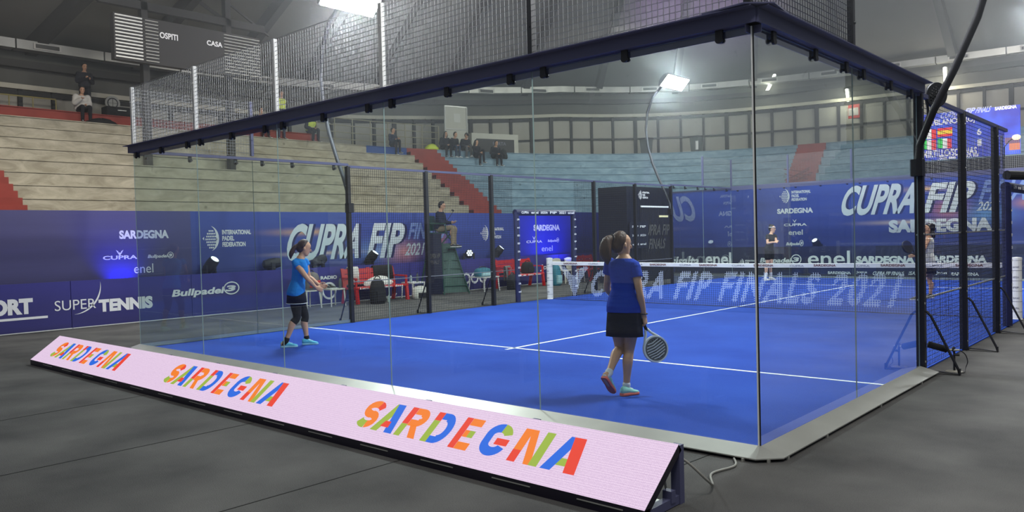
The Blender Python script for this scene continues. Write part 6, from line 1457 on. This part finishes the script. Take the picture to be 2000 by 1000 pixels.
# odds and ends on the stands
def on_tier(px, k_, off): s = s_px(px, 290, tier_o(k_)+off); return PS(s, tier_o(k_)+off, tier_z(k_))
p = on_tier(202,0,.35); cloth_heap('sports_bag', 'flat dark bag lying on the step right of the man in white puffer jacket', 'bag', p, (.45,1.0,.20), M_blackcloth, 5)
p = on_tier(845,0,.35); cloth_heap('safety_jacket', 'crumpled yellow safety jacket left on the step by the red stairs', 'jacket', p, (.5,.8,.28), mat('hi_vis_yellow', 0), 6)
p = on_tier(982,1,.3); bag('backpack', 'black backpack right of the spectator sitting low by the bar sign', 'backpack', p, (.3,.36,.5), M_blackcloth)
p = on_tier(237,-1,.9); t = thing('equipment_case', 'dark equipment case on the red row beside the first white fence post', 'case', p); MB().box((p.x-.25,p.y-.5,p.z),(p.x+.25,p.y+.5,p.z+.42)).build('body', M_blackcloth, t); MB().bar((p.x+.26,p.y-.15,p.z+.3),(p.x+.26,p.y+.15,p.z+.3),.03).build('handle', M_alu, t)
p = on_tier(222,-1,1.2); t = thing('round_sign', 'round grey and black sign on a post behind the red top row', 'sign', p); MB().tube([p,p+V((0,0,.75))],.03,8).build('post', M_col, t); c = p+V((.02,0,.62)); MB().loft([ellring(c+V((x,0,0)),V((0,1,0)),V((0,0,1)),.26,.26,24) for x in (0,.03)]).build('disc', mat('sign_grey', rgb(150,150,144), .6), t); q = MB(); ring2d(q, c+V((.03,0,0)), (0,1,0),(0,0,1),0,0,.19,.19,.04); q.bar(c+V((.036,-.15,0)),c+V((.036,.15,0)),.03,.004); q.bar(c+V((.036,0,-.15)),c+V((.036,0,.15)),.004,.03); q.build('symbol', M_black, t)
# red folded chairs stacked on the far stairs
sx = (sR0+sR1)/2; pp = PS(sx, tier_o(5)+.3, tier_z(5)); t = thing('folded_chair', 'tangle of red folded chair frames on the far red stairs', 'chair', pp); m = MB()
random.seed(9)
for j in range(9): q0 = pp+V((random.uniform(-.8,.8),random.uniform(-.25,.1),random.uniform(.05,.6))); q1 = pp+V((random.uniform(-.9,.9),random.uniform(-.3,.1),random.uniform(.05,.7))); m.tube([q0,q1],.025,6)
m.build('frame', mat('dark_red_tube', rgb(120,34,34), .5), t)
m = MB(); limb(m, [(.0,-1.25,.02),(-.05,-1.2,.2),(.02,-1.12,.24),(.12,-1.0,.10),(.06,-.82,.02),(-.06,-.6,.012),(-.02,-.36,.012),(-.1,-.2,.012)], [.008]*8, 8, 8)
tag(m.build('power_cable', mat('pale_cable', rgb(150,148,140), .5), smooth=True), 'pale power cable running from the display board to the corner plate', 'cable')

# ------------------------------------------------------------------ thin hall haze, also added to imitate lens glare round the floodlights
hz = bpy.data.materials.new('haze'); hz.use_nodes = True; hz.node_tree.nodes.clear()
_o = hz.node_tree.nodes.new('ShaderNodeOutputMaterial'); _v = hz.node_tree.nodes.new('ShaderNodeVolumeScatter')
_v.inputs['Density'].default_value = 0.0045; _v.inputs['Anisotropy'].default_value = 0.72; _v.inputs['Color'].default_value = (.9,.95,1,1)
hz.node_tree.links.new(_v.outputs[0], _o.inputs['Volume'])
hb_ = MB().box((-30,-4.5,2.75), (10,38,16)).build('haze', hz, loc=(-10,16,2.75)); hb_['kind'] = 'stuff'; tag(hb_, 'thin pale haze in the hall air, also standing in for lens glare around the floodlights', 'haze')
